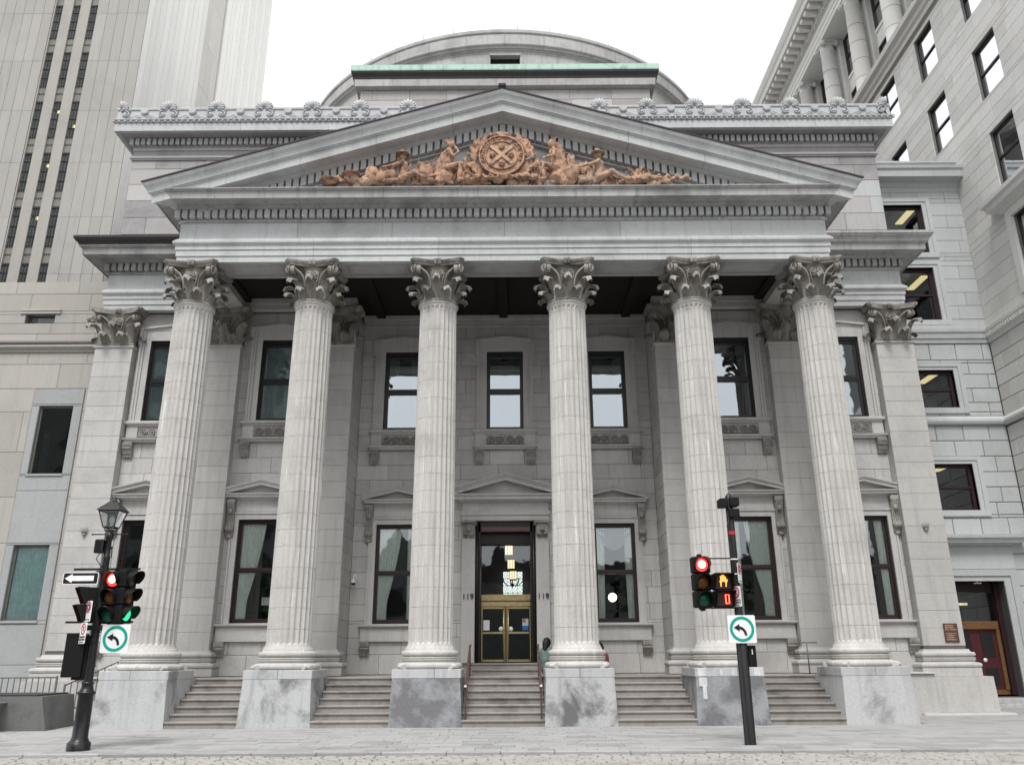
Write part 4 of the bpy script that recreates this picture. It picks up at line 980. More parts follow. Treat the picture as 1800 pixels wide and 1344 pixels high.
MB().lathe([(RD - .9, 32.5), (RD - 2, 32.9), (RD * .6, 34.2), (RD * .3, 34.9), (0, 35.2)], n=96).build('dome_roof', 'drum_stone', dr, fix=False)
MB().lathe([(RD - .72, 22.5), (RD + .4, 21.8), (RD + .6, 20.5)], n=96).build('drum_skirt', 'drum_stone', dr, fix=False)
for k in range(-5, 6): MB().tube([(0, 0, 0), (0, 0, .35)], .012, 5).build('lightning_rod', 'iron', dr, (RD * math.sin(k * .13 + .05), -RD * math.cos(k * .13 + .05), 32.45))
# ================================================================ ground
g = MB(); g.add([(-700, -700, -.09), (700, -700, -.09), (700, 700, -.09), (-700, 700, -.09)], [(0, 1, 2, 3)])
tag(g.build('ground', 'granite', fix=False), 'grey city ground under the whole block', kind='structure')
sw = MB().box(-30, 30, -5.36, 9, -.10, -.014).build('sidewalk', 'joint_sand'); tag(sw, 'grey paved sidewalk in front of the bank', kind='structure')
rg = random.Random(21); pv = []; y = -5.33
_pm = {}
def paver(w, d, mat, t=.05, c=.007):
    k = (round(w, 2), round(d, 2), mat)
    if k not in _pm: _pm[k] = MB().box(0, k[0] - .007, 0, k[1] - .007, -t, 0, c).mesh('paver', mat)
    return _pm[k], k[0]
row = 0
while y < 7.0:
    d = (.30, .30, .40)[row % 3] if y < -.3 else .45; x = -19 - rg.random() * .5
    while x < 21:
        w = rg.choice((.40, .50, .60, .75, .90)); pv.append((x, y, w, d)); x += w
    y += d; row += 1
def scr(x, y, w, d):
    P = [project((x + a, y + b_, 0)) for a, b_ in ((0, 0), (w, 0), (w, d), (0, d))]
    if any(p is None for p in P): return 0
    xs = [p[0] for p in P]; ys = [p[1] for p in P]
    if max(xs) < 0 or min(xs) > 1800 or min(ys) > 1344: return 0
    return abs(sum(xs[i] * ys[(i + 1) % 4] - xs[(i + 1) % 4] * ys[i] for i in range(4))) / 2
pv = [(scr(*p), p) for p in pv if not (-10.2 < p[0] < 10.2 and p[1] > .3)]
pv.sort(key=lambda t: -t[0]); rest = MB()
for i, (a, (x, y, w, d)) in enumerate(pv):
    me, ww = paver(w, d, 'paver_stone'); dz = rg.uniform(-.003, .003)
    if i < 300: ob('paver', me, sw, (x, y, dz))
    else: rest.add([(x + v.co.x, y + v.co.y, dz + v.co.z) for v in me.vertices], [tuple(p.vertices) for p in me.polygons])
tag(rest.build('pavers', 'paver_stone', sw, fix=False), kind='stuff')
rdw = MB().box(-40, 40, -40, -5.365, -.17, -.072).build('street', 'joint_sand'); tag(rdw, 'street of pale worn stone setts', kind='structure')
st_b = MB(); y = -5.37; row = 0
y = -5.51
while y > -9.6:
    d = .135; x = -16 + (.1 if row % 2 else 0) + rg.random() * .05
    while x < 16:
        w = rg.uniform(.17, .27)
        if True:
            z = rg.uniform(-.02, .004); e = .012; c = .016
            st_b.add([(x + e, y - d + e, -.05), (x + w - e, y - d + e, -.05), (x + w - e, y - e, -.05), (x + e, y - e, -.05), (x + e, y - d + e, z - c), (x + w - e, y - d + e, z - c), (x + w - e, y - e, z - c), (x + e, y - e, z - c),
                      (x + e + c, y - d + e + c, z), (x + w - e - c, y - d + e + c, z), (x + w - e - c, y - e - c, z), (x + e + c, y - e - c, z)],
                     [(0, 1, 5, 4), (1, 2, 6, 5), (2, 3, 7, 6), (3, 0, 4, 7), (4, 5, 9, 8), (5, 6, 10, 9), (6, 7, 11, 10), (7, 4, 8, 11), (8, 9, 10, 11)])
        x += w
    y -= d; row += 1
tag(st_b.build('setts', 'sett_stone', rdw, (0, 0, -.045), fix=False), kind='stuff')
b = MB()
for k in range(60): b.add([(-40, -9.6, -.0), (40, -9.6, 0), (40, -13, 0), (-40, -13, 0)], [(0, 1, 2, 3)]) if k == 0 else None
b.build('street_surface', 'sett_stone', rdw, (0, 0, -.049), fix=False)
kx = -14.0; rk = random.Random(9)
while kx < 14:
    kw = rk.choice((1.0, 1.2, 1.4)); MB().box(kx, kx + kw - .008, -5.50, -5.345, -.11, rk.uniform(-.003, .002), .012).build('kerb_stone', 'paver_stone', sw); kx += kw

# ================================================================ beige stone office block on the left
lb = thing('stone_office_block', 'beige stone block with blue-grey window bays beside the bank, left edge', 'building', (0, 0, 0))
LY = 4.6
lh = [(-15.76, -14.62, 7.45, 9.8), (-15.76, -14.62, 2.8, 5.14)]
front = holed(-24, -13.9, -.1, 12.0, lh, LY + .014, LY + .4).build('front_wall', 'mortar_pale', lb)
bay = [(-16.02, -14.30, .3, 10.4)]
bl = lay(-24, -13.95, [.0, 1.0, 2.2, 3.7, 5.2, 6.7, 8.2, 9.6, 10.42, 11.3, 11.72], bay, 2.3, rnd, gap=.010)
emit(front, bl, (0, LY, 0), 0, .1, 'podium_stone', 'stone_slab', 300)
bl = lay(-16.01, -14.31, [.3, 1.5, 2.7, 5.2, 6.9, 7.4, 9.85, 10.4], [(a, b_, c, d) for a, b_, c, d in lh], 4, rnd, gap=.010)
emit(front, bl, (0, LY - .03, 0), 0, .12, 'bluestone', 'bay_slab', 300)
MB().sweep([(-.1, 11.72), (.03, 11.73), (.05, 11.8), (.16, 11.9), (.16, 11.98), (-.1, 12.0)], [(-24, LY), (-13.95, LY)]).build('ledge', 'podium_stone', lb)
MB().sweep([(-1.8, 12.002), (.18, 12.003), (.2, 12.06), (.18, 12.12), (-1.8, 12.2)], [(-24, LY), (-13.95, LY)]).build('ledge_flashing', 'iron_grey', lb)
uh = [(-17.75, -16.66, 13.42, 13.78)]
uw = holed(-26, -14.0, 12.1, 15.1, uh, 6.014, 6.4).build('upper_wall', 'mortar_pale', lb)
emit(uw, lay(-26, -14.0, [12.15, 13.0, 13.9, 14.6, 15.1], uh, 2.1, rnd, gap=.01), (0, 6.0, 0), 0, .1, 'podium_stone', 'stone_slab', 300)
b = MB(); b.box(-17.95, -16.46, 5.95, 6.02, 13.80, 13.88); b.box(-17.95, -16.46, 5.93, 6.02, 13.90, 13.97); b.build('hood', 'podium_stone', lb)
w_ = part('window', lb); MB().box(-17.75, -16.66, 6.2, 6.22, 13.42, 13.78).build('pane', 'pane_sky', w_); MB().box(-17.75, -16.66, 6.12, 6.2, 13.42, 13.47).build('frame', 'frame_black', w_)
b = MB(); b.ball((-15.3, 5.95, 13.55), .13, 8, 6); b.ball((-15.22, 5.95, 13.65), .08, 7, 5); b.ball((-15.2, 5.93, 13.45), .08, 7, 5); b.build('carved_boss', 'carving_stone', lb)
for (x0, x1, z0, z1), cur in zip(lh, (None, 'teal')):
    w_ = part('window', lb, ((x0 + x1) / 2, LY, 0)); h = (x1 - x0) / 2; b = MB()
    for s in (-1, 1): b.box(*sorted((s * h, s * (h - .045))), .10, .16, z0, z1)
    b.box(-h + .045, h - .045, .10, .16, z1 - .05, z1); b.box(-h + .045, h - .045, .10, .16, z0, z0 + .05); b.build('frame', 'iron_grey', w_)
    b = MB(); b.add([(-h, .14, z0), (h, .14, z0), (h, .14, z1), (-h, .14, z1)], [(0, 1, 2, 3)]); b.build('pane', 'pane_clear' if cur else 'pane_dark', w_, fix=False)
    MB().box(-h - .04, h + .04, -.07, .1, z0 - .07, z0, .01).build('sill', 'bluestone', w_)
    if cur: ob('curtain', curtain_mesh((-h, h), (-h, h), z0, z1, 'curtain_teal', 11, None, .04), w_, (0, .20, 0))
    else: MB().box(-h, -h + .25, .5, .52, z0, z1 - .8).build('blind', 'interior_grey', w_)
b = MB()
for f in ([(-17, 5.0, 2), (-14, 5.0, 2), (-14, 7, 2), (-17, 7, 2)], [(-17, 5.6, 2), (-14, 5.6, 2), (-14, 5.6, 11), (-17, 5.6, 11)], [(-17, 5, 11), (-14, 5, 11), (-14, 7, 11), (-17, 7, 11)], [(-17, 5, 2), (-17, 7, 2), (-17, 7, 11), (-17, 5, 11)], [(-14, 5, 2), (-14, 7, 2), (-14, 7, 11), (-14, 5, 11)]): b.add(f, [(0, 1, 2, 3)])
b.build('interior', 'interior', lb, fix=False)

# ================================================================ office tower on the left
tw = thing('office_tower', 'tall pale stone tower with dark barred window strips, behind the left block', 'tower')
TY, TX, TZ = 10.0, -17.32, 54.0
SX = [(-21.87, -21.50), (-21.02, -20.65), (-20.17, -19.80)]
FLRS = [31.93 + 2.79 - 2.79 * k for k in range(8)]
th = [(a, b_, z - 1.95, z) for a, b_ in SX for z in FLRS]
tf = MB().box(-36, TX - .35, TY + .35, TY + 1, 8, TZ).build('front_wall', 'mortar_pale', tw)
MB().box(-36, -21.92, TY + .02, TY + .36, 8, TZ).build('front_panel', 'mortar_pale', tw); MB().box(-19.75, TX - .16, TY + .02, TY + .058, 8, TZ).build('front_panel', 'mortar_pale', tw)
cb = [14.6 + 2.79 * k for k in range(9)]
def strips(u0, u1, wd):
    n = round((u1 - u0) / wd); return [(u0 + (u1 - u0) * i / n, cb[j] + .003, (u1 - u0) / n - .010, 2.79 - .002) for i in range(n) for j in range(len(cb) - 1)]
emit(tf, strips(-19.75, TX - .002, .46) + strips(-26.6, -21.92, .46), (0, TY, 0), 0, .05, 'tower_stone', 'stone_panel', 300, c=.008)
for a, b_ in ((-21.92, -21.87), (-21.50, -21.02), (-20.65, -20.17), (-19.80, -19.75)):
    MB().box(a, b_, TY + .04, TY + .36, 12, TZ).build('pier', 'podium_stone', tw)
bars = MB(); hw = .185
for q in (-.062, .062): bars.box(q - .008, q + .008, -.03, .0, -1.95, 0)
for q in (-.45, -.97, -1.48): bars.box(-hw, hw, -.035, -.005, q - .012, q + .012)
for q in (-.14, -.047, .047, .14):
    for z in (-.0, -1.9): bars.box(q - .028, q + .028, -.05, -.0, z - .09, z)
bars = bars.mesh('bars', 'iron'); pane_t = MB().box(-hw, hw, .0, .02, -1.95, 0).mesh('pane', 'interior_grey')
dots = MB()
for q in (-.14, -.047, .047, .14): dots.box(q - .028, q + .028, -.02, 0, -2.40, -2.33)
dots = dots.mesh('vent_slots', 'iron'); spd = MB().box(-hw, hw, .0, .05, -2.79, -1.95).mesh('spandrel', 'spandrel_grey')
lit = {(1, 3): -.5, (2, 3): -1.3, (1, 4): -.6, (1, 5): -.5, (2, 6): -1.0}
for j, z in enumerate(FLRS):
    for i, (a, b_) in enumerate(SX):
        w_ = part('window', tw, ((a + b_) / 2, TY + .13, z)); ob('pane', pane_t, w_); ob('bars', bars, w_); ob('spandrel', spd, w_); ob('vent_slots', dots, w_)
        if (i, j) in lit:
            MB().box(.03, .12, -.012, -.004, -.16, .0).build('lit_lamp', 'lamp_spark', w_, (0, 0, lit[(i, j)]))
fk = MB().box(-19.7, TX - .15, TY + .06, 26.68, 8, 60).build('flank_wall', 'mortar_pale', tw)
def vstrips(u0, u1, n): return [(u0 + (u1 - u0) * i / n, 9, (u1 - u0) / n - .05, 50) for i in range(n)]
emit(fk, vstrips(0, 6.4, 11) + vstrips(9.0, 16.68, 12), (TX + .0, TY + .055, 0), R(90), .25, 'tower_flank_lit', 'flank_panel', 300, c=.045)
emit(fk, [(6.45 + .84 * i, 14 + 3.1 * j, .83, 3.09) for i in range(3) for j in range(13)], (TX - .12, TY, 0), R(90), .02, 'notch_shaded', 'notch_panel', 300)

# ================================================================ annex between the bank and the right-hand building
ax = thing('annex_building', 'narrow pale stone annex with maroon windows and panelled door, right of the bank', 'building')
NY, NX0, NX1 = 7.0, 13.9, 18.33
ah = [(14.9, 16.72, 16.6, 18.75), (14.9, 16.72, 13.74, 15.97), (14.9, 16.76, 10.25, 11.73), (14.9, 16.82, 6.47, 8.15), (15.3, 17.15, .3, 4.03)]
aw = holed(NX0, NX1, -.1, 20.4, ah, NY + .03, NY + .4).build('front_wall', 'mortar', ax)
sur = [(a - .3, b_ + .32, c - .16, d + .27) for a, b_, c, d in ah[:4]] + [(15.0, 17.62, -.1, 5.6)]
cz = [.0, .55, 1.1, 1.65, 2.2, 2.75, 3.3, 3.85, 4.4, 4.95, 5.6, 6.2, 6.75, 7.3, 7.85, 8.42, 9.0, 9.58]
bl = lay(NX0, NX1, cz, sur, .95, rnd, gap=.02); bl += lay(NX0, NX1, [9.93, 10.45, 11.0, 11.55, 12.12, 12.78], sur, .95, rnd, gap=.02)
emit(aw, bl, (0, NY, 0), 0, .12, 'annex_stone', 'stone_block', 300, c=.02)
bl = lay(NX0, NX1, [13.78 + .56 * k for k in range(11)], sur, 1.1, rnd)
emit(aw, bl, (0, NY, 0), 0, .1, 'annex_stone', 'stone_block', 300)
def course(parent, prof, path, mat, name='string_course'): return MB().sweep(prof, path).build(name, mat, parent)
cpath = [(NX0 - .1, NY), (NX1, NY)]
ROLLP = [(-.1, 9.58), (.06, 9.59), (.12, 9.62), (.15, 9.70), (.14, 9.78), (.08, 9.85), (.04, 9.92), (-.1, 9.93)]
BANDP = [(-.1, 12.78), (.04, 12.79), (.06, 12.95), (.10, 12.97), (.12, 13.18), (.16, 13.20), (.17, 13.32), (.05, 13.36), (.05, 13.74), (-.1, 13.77)]
course(ax, ROLLP, cpath, 'annex_stone'); course(ax, BANDP, cpath, 'annex_stone')
course(ax, [(-.1, 19.3), (.03, 19.32), (.05, 19.5), (.12, 19.54), (.14, 19.72), (.5, 19.76), (.52, 20.05), (.58, 20.1), (.6, 20.22), (.1, 20.3), (.1, 20.55), (.2, 20.58), (.2, 20.66), (-.3, 20.68)], cpath, 'annex_stone', 'cornice')
for k, (x0, x1, z0, z1) in enumerate(ah[:4]):
    w_ = part('window', ax, ((x0 + x1) / 2, NY, 0)); h = (x1 - x0) / 2; b = MB()
    b.box(-h - .3, -h, -.02, .25, z0 - .16, z1 + .27); b.box(h, h + .16, -.02, .25, z0 - .16, z1 + .12); b.box(h + .162, h + .32, -.05, .1, z0 - .16, z1 + .27); b.box(-h, h, -.02, .25, z1, z1 + .12); b.box(-h, h + .162, -.05, .1, z1 + .122, z1 + .27); b.box(-h - .3, h + .32, -.06, .25, z0 - .21, z0 - .001); b.build('surround', 'annex_stone', w_)
    b = MB(); b.box(-h, -h + .09, .16, .26, z0, z1); b.box(h - .12, h, .16, .26, z0, z1); b.box(-h, h, .165, .26, z1 - .11, z1); b.box(-h, h, .165, .26, z0, z0 + .09); zm = (z0 + z1) / 2 + .0; b.box(-h, h, .15, .27, zm - .04, zm + .04); b.build('frame', 'frame_maroon', w_)
    b = MB(); b.add([(-h, .22, z0), (h, .22, z0), (h, .22, z1), (-h, .22, z1)], [(0, 1, 2, 3)]); b.build('pane', 'pane_dark', w_, fix=False)
    b = MB(); b.box(-.15, .15, .9, 2.2, z1 + .30, z1 + .34); o_ = b.build('ceiling_lamp', 'lamp_tube', w_, ((1.05, 1.05, .80, .72)[k], 0, (.05, -.25, -.12, -.12)[k]))
b = MB()
for zf in (4.6, 9.2, 12.9, 16.4, 19.2):
    b.add([(13.9, 7.45, zf), (18.2, 7.45, zf), (18.2, 12, zf), (13.9, 12, zf)], [(0, 1, 2, 3)])
for f in ([(13.9, 12, 0), (18.2, 12, 0), (18.2, 12, 20), (13.9, 12, 20)], [(13.9, 7.45, 0), (13.9, 12, 0), (13.9, 12, 20), (13.9, 7.45, 20)], [(18.2, 7.45, 0), (18.2, 12, 0), (18.2, 12, 20), (18.2, 7.45, 20)]): b.add(f, [(0, 1, 2, 3)])
b.build('interior', 'interior_grey', ax, fix=False)
dr_ = part('doorway', ax, (16.2, NY, 0)); b = MB()
b.box(.95, 1.18, -.03, .4, .3, 4.2); b.box(1.182, 1.42, -.07, .1, .3, 4.42); b.box(-1.2, .95, -.03, .4, 4.03, 4.2); b.box(-1.2, 1.182, -.07, .1, 4.202, 4.42); b.build('surround', 'annex_stone', dr_)
MB().box(-1.2, 1.42, -.05, .1, 4.43, 5.2, .01).build('frieze', 'annex_stone', dr_)
MB().sweep([(-.1, 5.2), (.08, 5.21), (.12, 5.28), (.35, 5.3), (.38, 5.42), (.45, 5.46), (.46, 5.56), (-.1, 5.6)], [(-1.4, 0), (1.35, 0), (1.35, .2)]).build('cornice', 'annex_stone', dr_)
b = MB(); b.box(-.9, -.78, .55, .75, .35, 4.03); b.box(.78, .95, .4, .8, .35, 4.03); b.box(-.78, .78, .55, .75, 3.7, 4.03); b.build('door_frame', 'maroon_dark', dr_)
b = MB(); b.box(-.78, .78, .5, .72, 2.45, 2.72, .02); b.box(-.78, .78, .55, .7, .35, .5); b.box(.66, .78, .52, .7, .5, 2.45); b.build('oak_transom', 'oak', dr_)
lf = MB(); lf.box(-.78, .66, .6, .68, .5, 2.45); lf = lf.build('door_leaf', 'maroon_door', dr_)
for z0, z1 in ((1.55, 2.32), (.65, 1.2)):
    for x0 in (-.65, .12): MB().box(x0, x0 + .42, .585, .60, z0, z1).build('pane', 'frame_black', lf)
me = MB().lathe([(0, 0), (.07, 0), (.07, .01), (0, .01)], n=16).mesh('door_plate', 'sign_white'); me.transform(Matrix.Rotation(R(90), 4, 'X')); ob('door_plate', me, lf, (.15, .58, 1.45))
b = MB(); b.add([(-.78, .62, 2.72), (.78, .62, 2.72), (.78, .62, 3.7), (-.78, .62, 3.7)], [(0, 1, 2, 3)]); b.build('pane', 'pane_dark', dr_, fix=False)
b = MB(); b.box(-.6, .15, 1.6, 1.75, 3.32, 3.40); b.box(.2, .42, 1.6, 1.75, 3.32, 3.40); b.build('ceiling_lamp', 'lamp_tube', dr_)
for k in range(2): MB().box(-1.6, 1.35, -.75 + .35 * k, .5, -.02 + .15 * k, .13 + .15 * k, .012).build('step', 'plinth_stone', dr_)
b = MB(); b.box(-.05, .2, .05, .12, 3.95, 3.98); b.tube([(.08, .1, 3.98), (.08, .1, 4.05)], .02, 6); b.build('door_lamp', 'plastic_white', dr_)

# ================================================================ tall building on the right with a colonnade near its roof
wg = thing('colonnaded_building', 'tall pale stone building with rooftop colonnade and tilted rows of windows, right edge', 'building')
WX = 18.33
Wh = []                                             # openings along u = Y0 - y
UY = 31.0
for yc in (10.85, 7.32, 3.7, .1, -3.5):
    for z0, z1 in ((25.35, 27.58), (21.66, 23.95), (18.0, 20.27)):
        if z0 > 20 or yc < 5: Wh.append((UY - yc - .74, UY - yc + .74, z0, z1))
for yc in (3.1, -2.5): Wh.append((UY - yc - 1.05, UY - yc + 1.05, 13.7, 16.6))
for yc in (14.45, 18.05, 21.65):
    for z0, z1 in ((25.35, 27.58), (21.66, 23.95)): Wh.append((UY - yc - .74, UY - yc + .74, z0, z1))
b = MB(); holed(0, 42, -.1, 28.3, Wh, .03, .5, b)
b.v = [(WX + y, UY - x, z) for x, y, z in b.v]; wgw = b.build('side_wall', 'mortar_pale', wg)
wb = lay(24.0, 42, [.0 + .56 * k for k in range(18)], [], 1.15, rnd, gap=.02)
wb = [q for q in wb if q[1] + q[3] < 9.6]
wb += lay(24.0, 42, [9.93, 10.5, 11.07, 11.64, 12.21, 12.78], [], 1.15, rnd, gap=.02)
emit(wgw, wb, (WX, UY, 0), R(-90), .12, 'wing_stone', 'rusticated_block', 300, c=.02)
emit(wgw, lay(0, 42, [13.78 + .518 * k for k in range(28)], Wh, 1.3, rnd), (WX, UY, 0), R(-90), .1, 'wing_stone', 'stone_block', 300, c=.007)
wp = [(WX, NY), (WX, -11)]
wpath = [(WX, UY), (WX, -11)]
course(wg, ROLLP, wp, 'wing_stone'); course(wg, BANDP, wp, 'wing_stone')
mm = MB().box(-.04, .04, -.10, 0, 13.0, 13.16).mesh('dentil', 'wing_stone')
for k in range(60): ob('dentil', mm, wg, (WX - .06, 6.8 - k * .15, 0), R(-90))
course(wg, [(-.1, 28.0), (.05, 28.02), (.08, 28.2), (.2, 28.25), (.25, 28.42), (.45, 28.46), (.5, 28.66), (.38, 28.74), (-1.2, 28.8)], wpath, 'wing_stone', 'belt_cornice')
for (u0, u1, z0, z1) in Wh:
    w_ = part('window', wg, (WX, UY - (u0 + u1) / 2, 0), R(-90)); h = (u1 - u0) / 2; b = MB()
    for s in (-1, 1): b.box(*sorted((s * h, s * (h - .07))), .14, .22, z0, z1)
    b.box(-h + .07, h - .07, .14, .22, z1 - .08, z1); b.box(-h + .07, h - .07, .14, .22, z0, z0 + .06); zm = (z0 + z1) / 2; b.box(-h + .07, h - .07, .13, .23, zm - .035, zm + .035); b.build('frame', 'frame_black', w_)
    b = MB(); b.add([(-h + .05, .19, z0), (h - .05, .19, z0), (h - .05, .19, z1), (-h + .05, .19, z1)], [(0, 1, 2, 3)]); b.build('pane', 'pane_bright', w_, fix=False)
    MB().box(-h, h, -.0, .3, z0 - .02, z0 + .015).build('sill', 'wing_stone', w_)
    if z0 < 14:
        b = MB()
        for s in (-1, 1): b.box(*sorted((s * h, s * (h + .32))), -.10, .1, z0, z1 + .3)
        b.box(-h, h, -.10, .1, z1, z1 + .3); b.build('surround', 'wing_stone', w_)
        MB().sweep([(.05, 16.9), (.12, 16.95), (.2, 17.08), (.42, 17.12), (.45, 17.3), (.55, 17.36), (.56, 17.5), (0, 17.6)], [(-1.45, .1), (-1.45, 0), (1.45, 0), (1.45, .1)]).build('hood', 'wing_stone', w_)
b = MB()
b.add([(WX + .9, UY, 0), (WX + .9, -11, 0), (WX + .9, -11, 28), (WX + .9, UY, 28)], [(0, 1, 2, 3)]); b.build('interior', 'interior_grey', wg, fix=False)
# colonnade
b = MB(); b.add([(WX + 1.1, UY, 28.8), (WX + 1.1, -11, 28.8), (WX + 1.1, -11, 36), (WX + 1.1, UY, 36)], [(0, 1, 2, 3)]); b.box(WX - .05, WX + 1.1, -11, UY, 35.25, 35.30); b.build('loggia_wall', 'wing_stone', wg, fix=False)
cshaft = MB().lathe([(.50, 28.8), (.50, 28.95), (.44, 29.05), (.43, 30.0), (.425, 32), (.37, 34.6), (.41, 34.63), (.41, 34.7), (.37, 34.72), (.38, 34.95)], n=24).mesh('shaft', 'wing_stone', fix=False)
ccap = MB(); ccap.box(-.48, .48, -.48, .48, 35.12, 35.25, .01)
for s in (-1, 1):
    for sy in (-1, 1): ccap.tube([(s * .44, sy * .30, 34.98), (s * .44, sy * .46, 34.98)], .15, 10); ccap.tube([(s * .30, sy * .44, 34.98), (s * .46, sy * .44, 34.98)], .15, 10)
ccap.box(-.4, .4, -.4, .4, 34.95, 35.12); ccap = ccap.mesh('capital', 'wing_stone')
cpil = MB().box(-.4, .4, .75, 1.09, 28.8, 35.25, .03).mesh('pilaster', 'wing_stone')
for k in range(8):
    yk = 24.2 - 3.6 * k
    c_ = part('column', wg, (WX + .3, yk, 0), R(-90)); ob('shaft', cshaft, c_)
    for z in (29.9, 31.0, 32.1, 33.2): MB().lathe([(.432, -.012), (.4325, 0), (.432, .012)], n=24, cz=z).build('joint', 'mortar', c_, fix=False) if k < 6 else None
    ob('capital', ccap, c_); ob('pilaster', cpil, c_, (0, -.25, 0))
    w_ = part('loggia_window', wg, (WX + 1.06, yk - 1.8, 0), R(-90)); b = MB()
    for z0, z1 in ((29.1, 31.3), (32.4, 34.9)):
        for q in (-1.05, 1.05): b.box(q - .07, q + .07, -.1, .0, z0, z1)
        b.box(-1.1, 1.1, -.1, 0, z1 - .08, z1); b.box(-1.1, 1.1, -.1, 0, z0, z0 + .08); b.box(-.98, .98, -.09, 0, (z0 + z1) / 2 - .05, (z0 + z1) / 2 + .05)
    b.build('frame', 'frame_black', w_)
    for z0, z1 in ((29.1, 31.3), (32.4, 34.9)): b = MB(); b.add([(-1, -.03, z0), (1, -.03, z0), (1, -.03, z1), (-1, -.03, z1)], [(0, 1, 2, 3)]); b.build('pane', 'pane_bright', w_, fix=False)
    b = MB(); b.box(-1.1, 1.1, -.14, 0, 31.3, 31.42); b.box(-1.1, 1.1, -.08, 0, 31.42, 32.2); b.box(-1.1, 1.1, -.14, 0, 32.2, 32.38); b.build('spandrel', 'wing_stone', w_)
course(wg, [(-.4, 35.26), (.12, 35.27), (.12, 35.5), (.16, 35.51), (.16, 35.75), (.22, 35.8), (.24, 35.9), (.12, 35.92), (.12, 36.35), (-.4, 36.36)], wpath, 'wing_stone', 'architrave')
course(wg, [(-.4, 36.36), (.2, 36.37), (.25, 36.6), (.3, 36.62), (.3, 36.9), (1.12, 36.92), (1.15, 36.9), (1.2, 37.2), (1.3, 37.28), (1.42, 37.5), (1.45, 37.62), (-.4, 37.8)], wpath, 'wing_stone', 'cornice')
md = MB().box(-.15, .15, -.75, 0, 36.62, 36.9, .03).mesh('modillion', 'wing_stone'); dn = MB().box(-.05, .05, -.1, 0, 36.38, 36.58).mesh('dentil', 'wing_stone')
for k in range(44): ob('modillion', md, wg, (WX - .3, 28 - k * .62, 0), R(-90))
for k in range(130): ob('dentil', dn, wg, (WX - .22, 28 - k * .2, 0), R(-90))
# ================================================================ across the square: seen only mirrored in the windows
op = thing('opposite_tower', 'dark tower across the square, mirrored in the left upper windows', 'building', (-46, -66, 0))
MB().box(-28, 27, -8, 0, 0, 58).build('wall', 'granite', op)
for k in range(10):
    for j in range(9): MB().box(-24 + 5 * k, -22 + 5 * k, .0, .1, 4 + 5.5 * j, 7.5 + 5.5 * j).build('window', 'frame_black', op)
oc = thing('opposite_gable_house', 'dark gabled stone house across the square, mirrored in a lower window', 'house', (-13, -62, 0))
MB().prism([(-6, 0), (6, 0), (6, 9), (0, 16), (-6, 9)], -8, 0).build('wall', 'granite', oc); MB().box(-1, 1, .0, .1, 6, 9).build('window', 'frame_black', oc)
om = thing('opposite_mansard_house', 'dark low house with chimneys across the square, mirrored in the door glass', 'house', (10, -62, 0))
MB().box(-17, 40, -8, 0, 0, 9.5).build('wall', 'granite', om); MB().prism([(-17, 9.5), (40, 9.5), (39, 12), (-16, 12)], -8, -.3).build('roof', 'lead', om)
for x in (-11.5, -6, 5, 18, 30): MB().box(x - .6, x + .6, -3, -2, 12, 14).build('chimney', 'lead', om)
for n_, (x, y) in enumerate(((13, -44), (19, -46), (26, -43), (-24, -45), (-31, -43))):
    t_ = thing('tree', '%s of five leafy trees in the square, mirrored in the lower windows' % ('first', 'second', 'third', 'fourth', 'fifth')[n_], 'tree', (x, y, 0), 0, 'trees in the square'); rt_ = random.Random(n_)
    MB().tube([(0, 0, 0), (.1, 0, 2.5), (-.1, .1, 5)], [.28, .2, .12], 8).build('trunk', 'iron', t_); b = MB()
    for k in range(420):
        p = Vector((rt_.gauss(0, 1), rt_.gauss(0, 1), rt_.gauss(0, 1))).normalized() * rt_.random() ** .4; c = Vector((p.x * 3.2, p.y * 3.0, 7.2 + p.z * 3.4)); d1 = Vector((rt_.uniform(-1, 1), rt_.uniform(-1, 1), rt_.uniform(-1, 1))) * .6; d2 = Vector((rt_.uniform(-1, 1), rt_.uniform(-1, 1), rt_.uniform(-1, 1))) * .6
        b.add([c, c + d1, c + d1 + d2, c + d2], [(0, 1, 2, 3)])
    b.build('crown', 'foliage_dark', t_, fix=False)
# ================================================================ street furniture
def disc_poly(r, n=28, cx=0, cz=0): return [(cx + r * math.cos(2 * math.pi * k / n), cz + r * math.sin(2 * math.pi * k / n)) for k in range(n)]
def ring(b, r0, r1, y0, y1, n=32, cx=0, cz=0):
    P = [(cx + r * math.cos(2 * math.pi * k / n), y, cz + r * math.sin(2 * math.pi * k / n)) for (r, y) in ((r0, y0), (r1, y0), (r1, y1), (r0, y1)) for k in range(n)]
    return b.add(P, [(j * n + k, j * n + (k + 1) % n, ((j + 1) % 4) * n + (k + 1) % n, ((j + 1) % 4) * n + k) for j in range(4) for k in range(n)])
def plate(w, h, t=.004, r=.03, z=0):
    P = []
    for sx, sz, a0 in ((1, 1, 0), (-1, 1, 90), (-1, -1, 180), (1, -1, 270)):
        for k in range(5): a = R(a0 + 22.5 * k); P.append((sx * (w / 2 - r) + r * math.cos(a), z + sz * (h / 2 - r) + r * math.sin(a)))
    return P
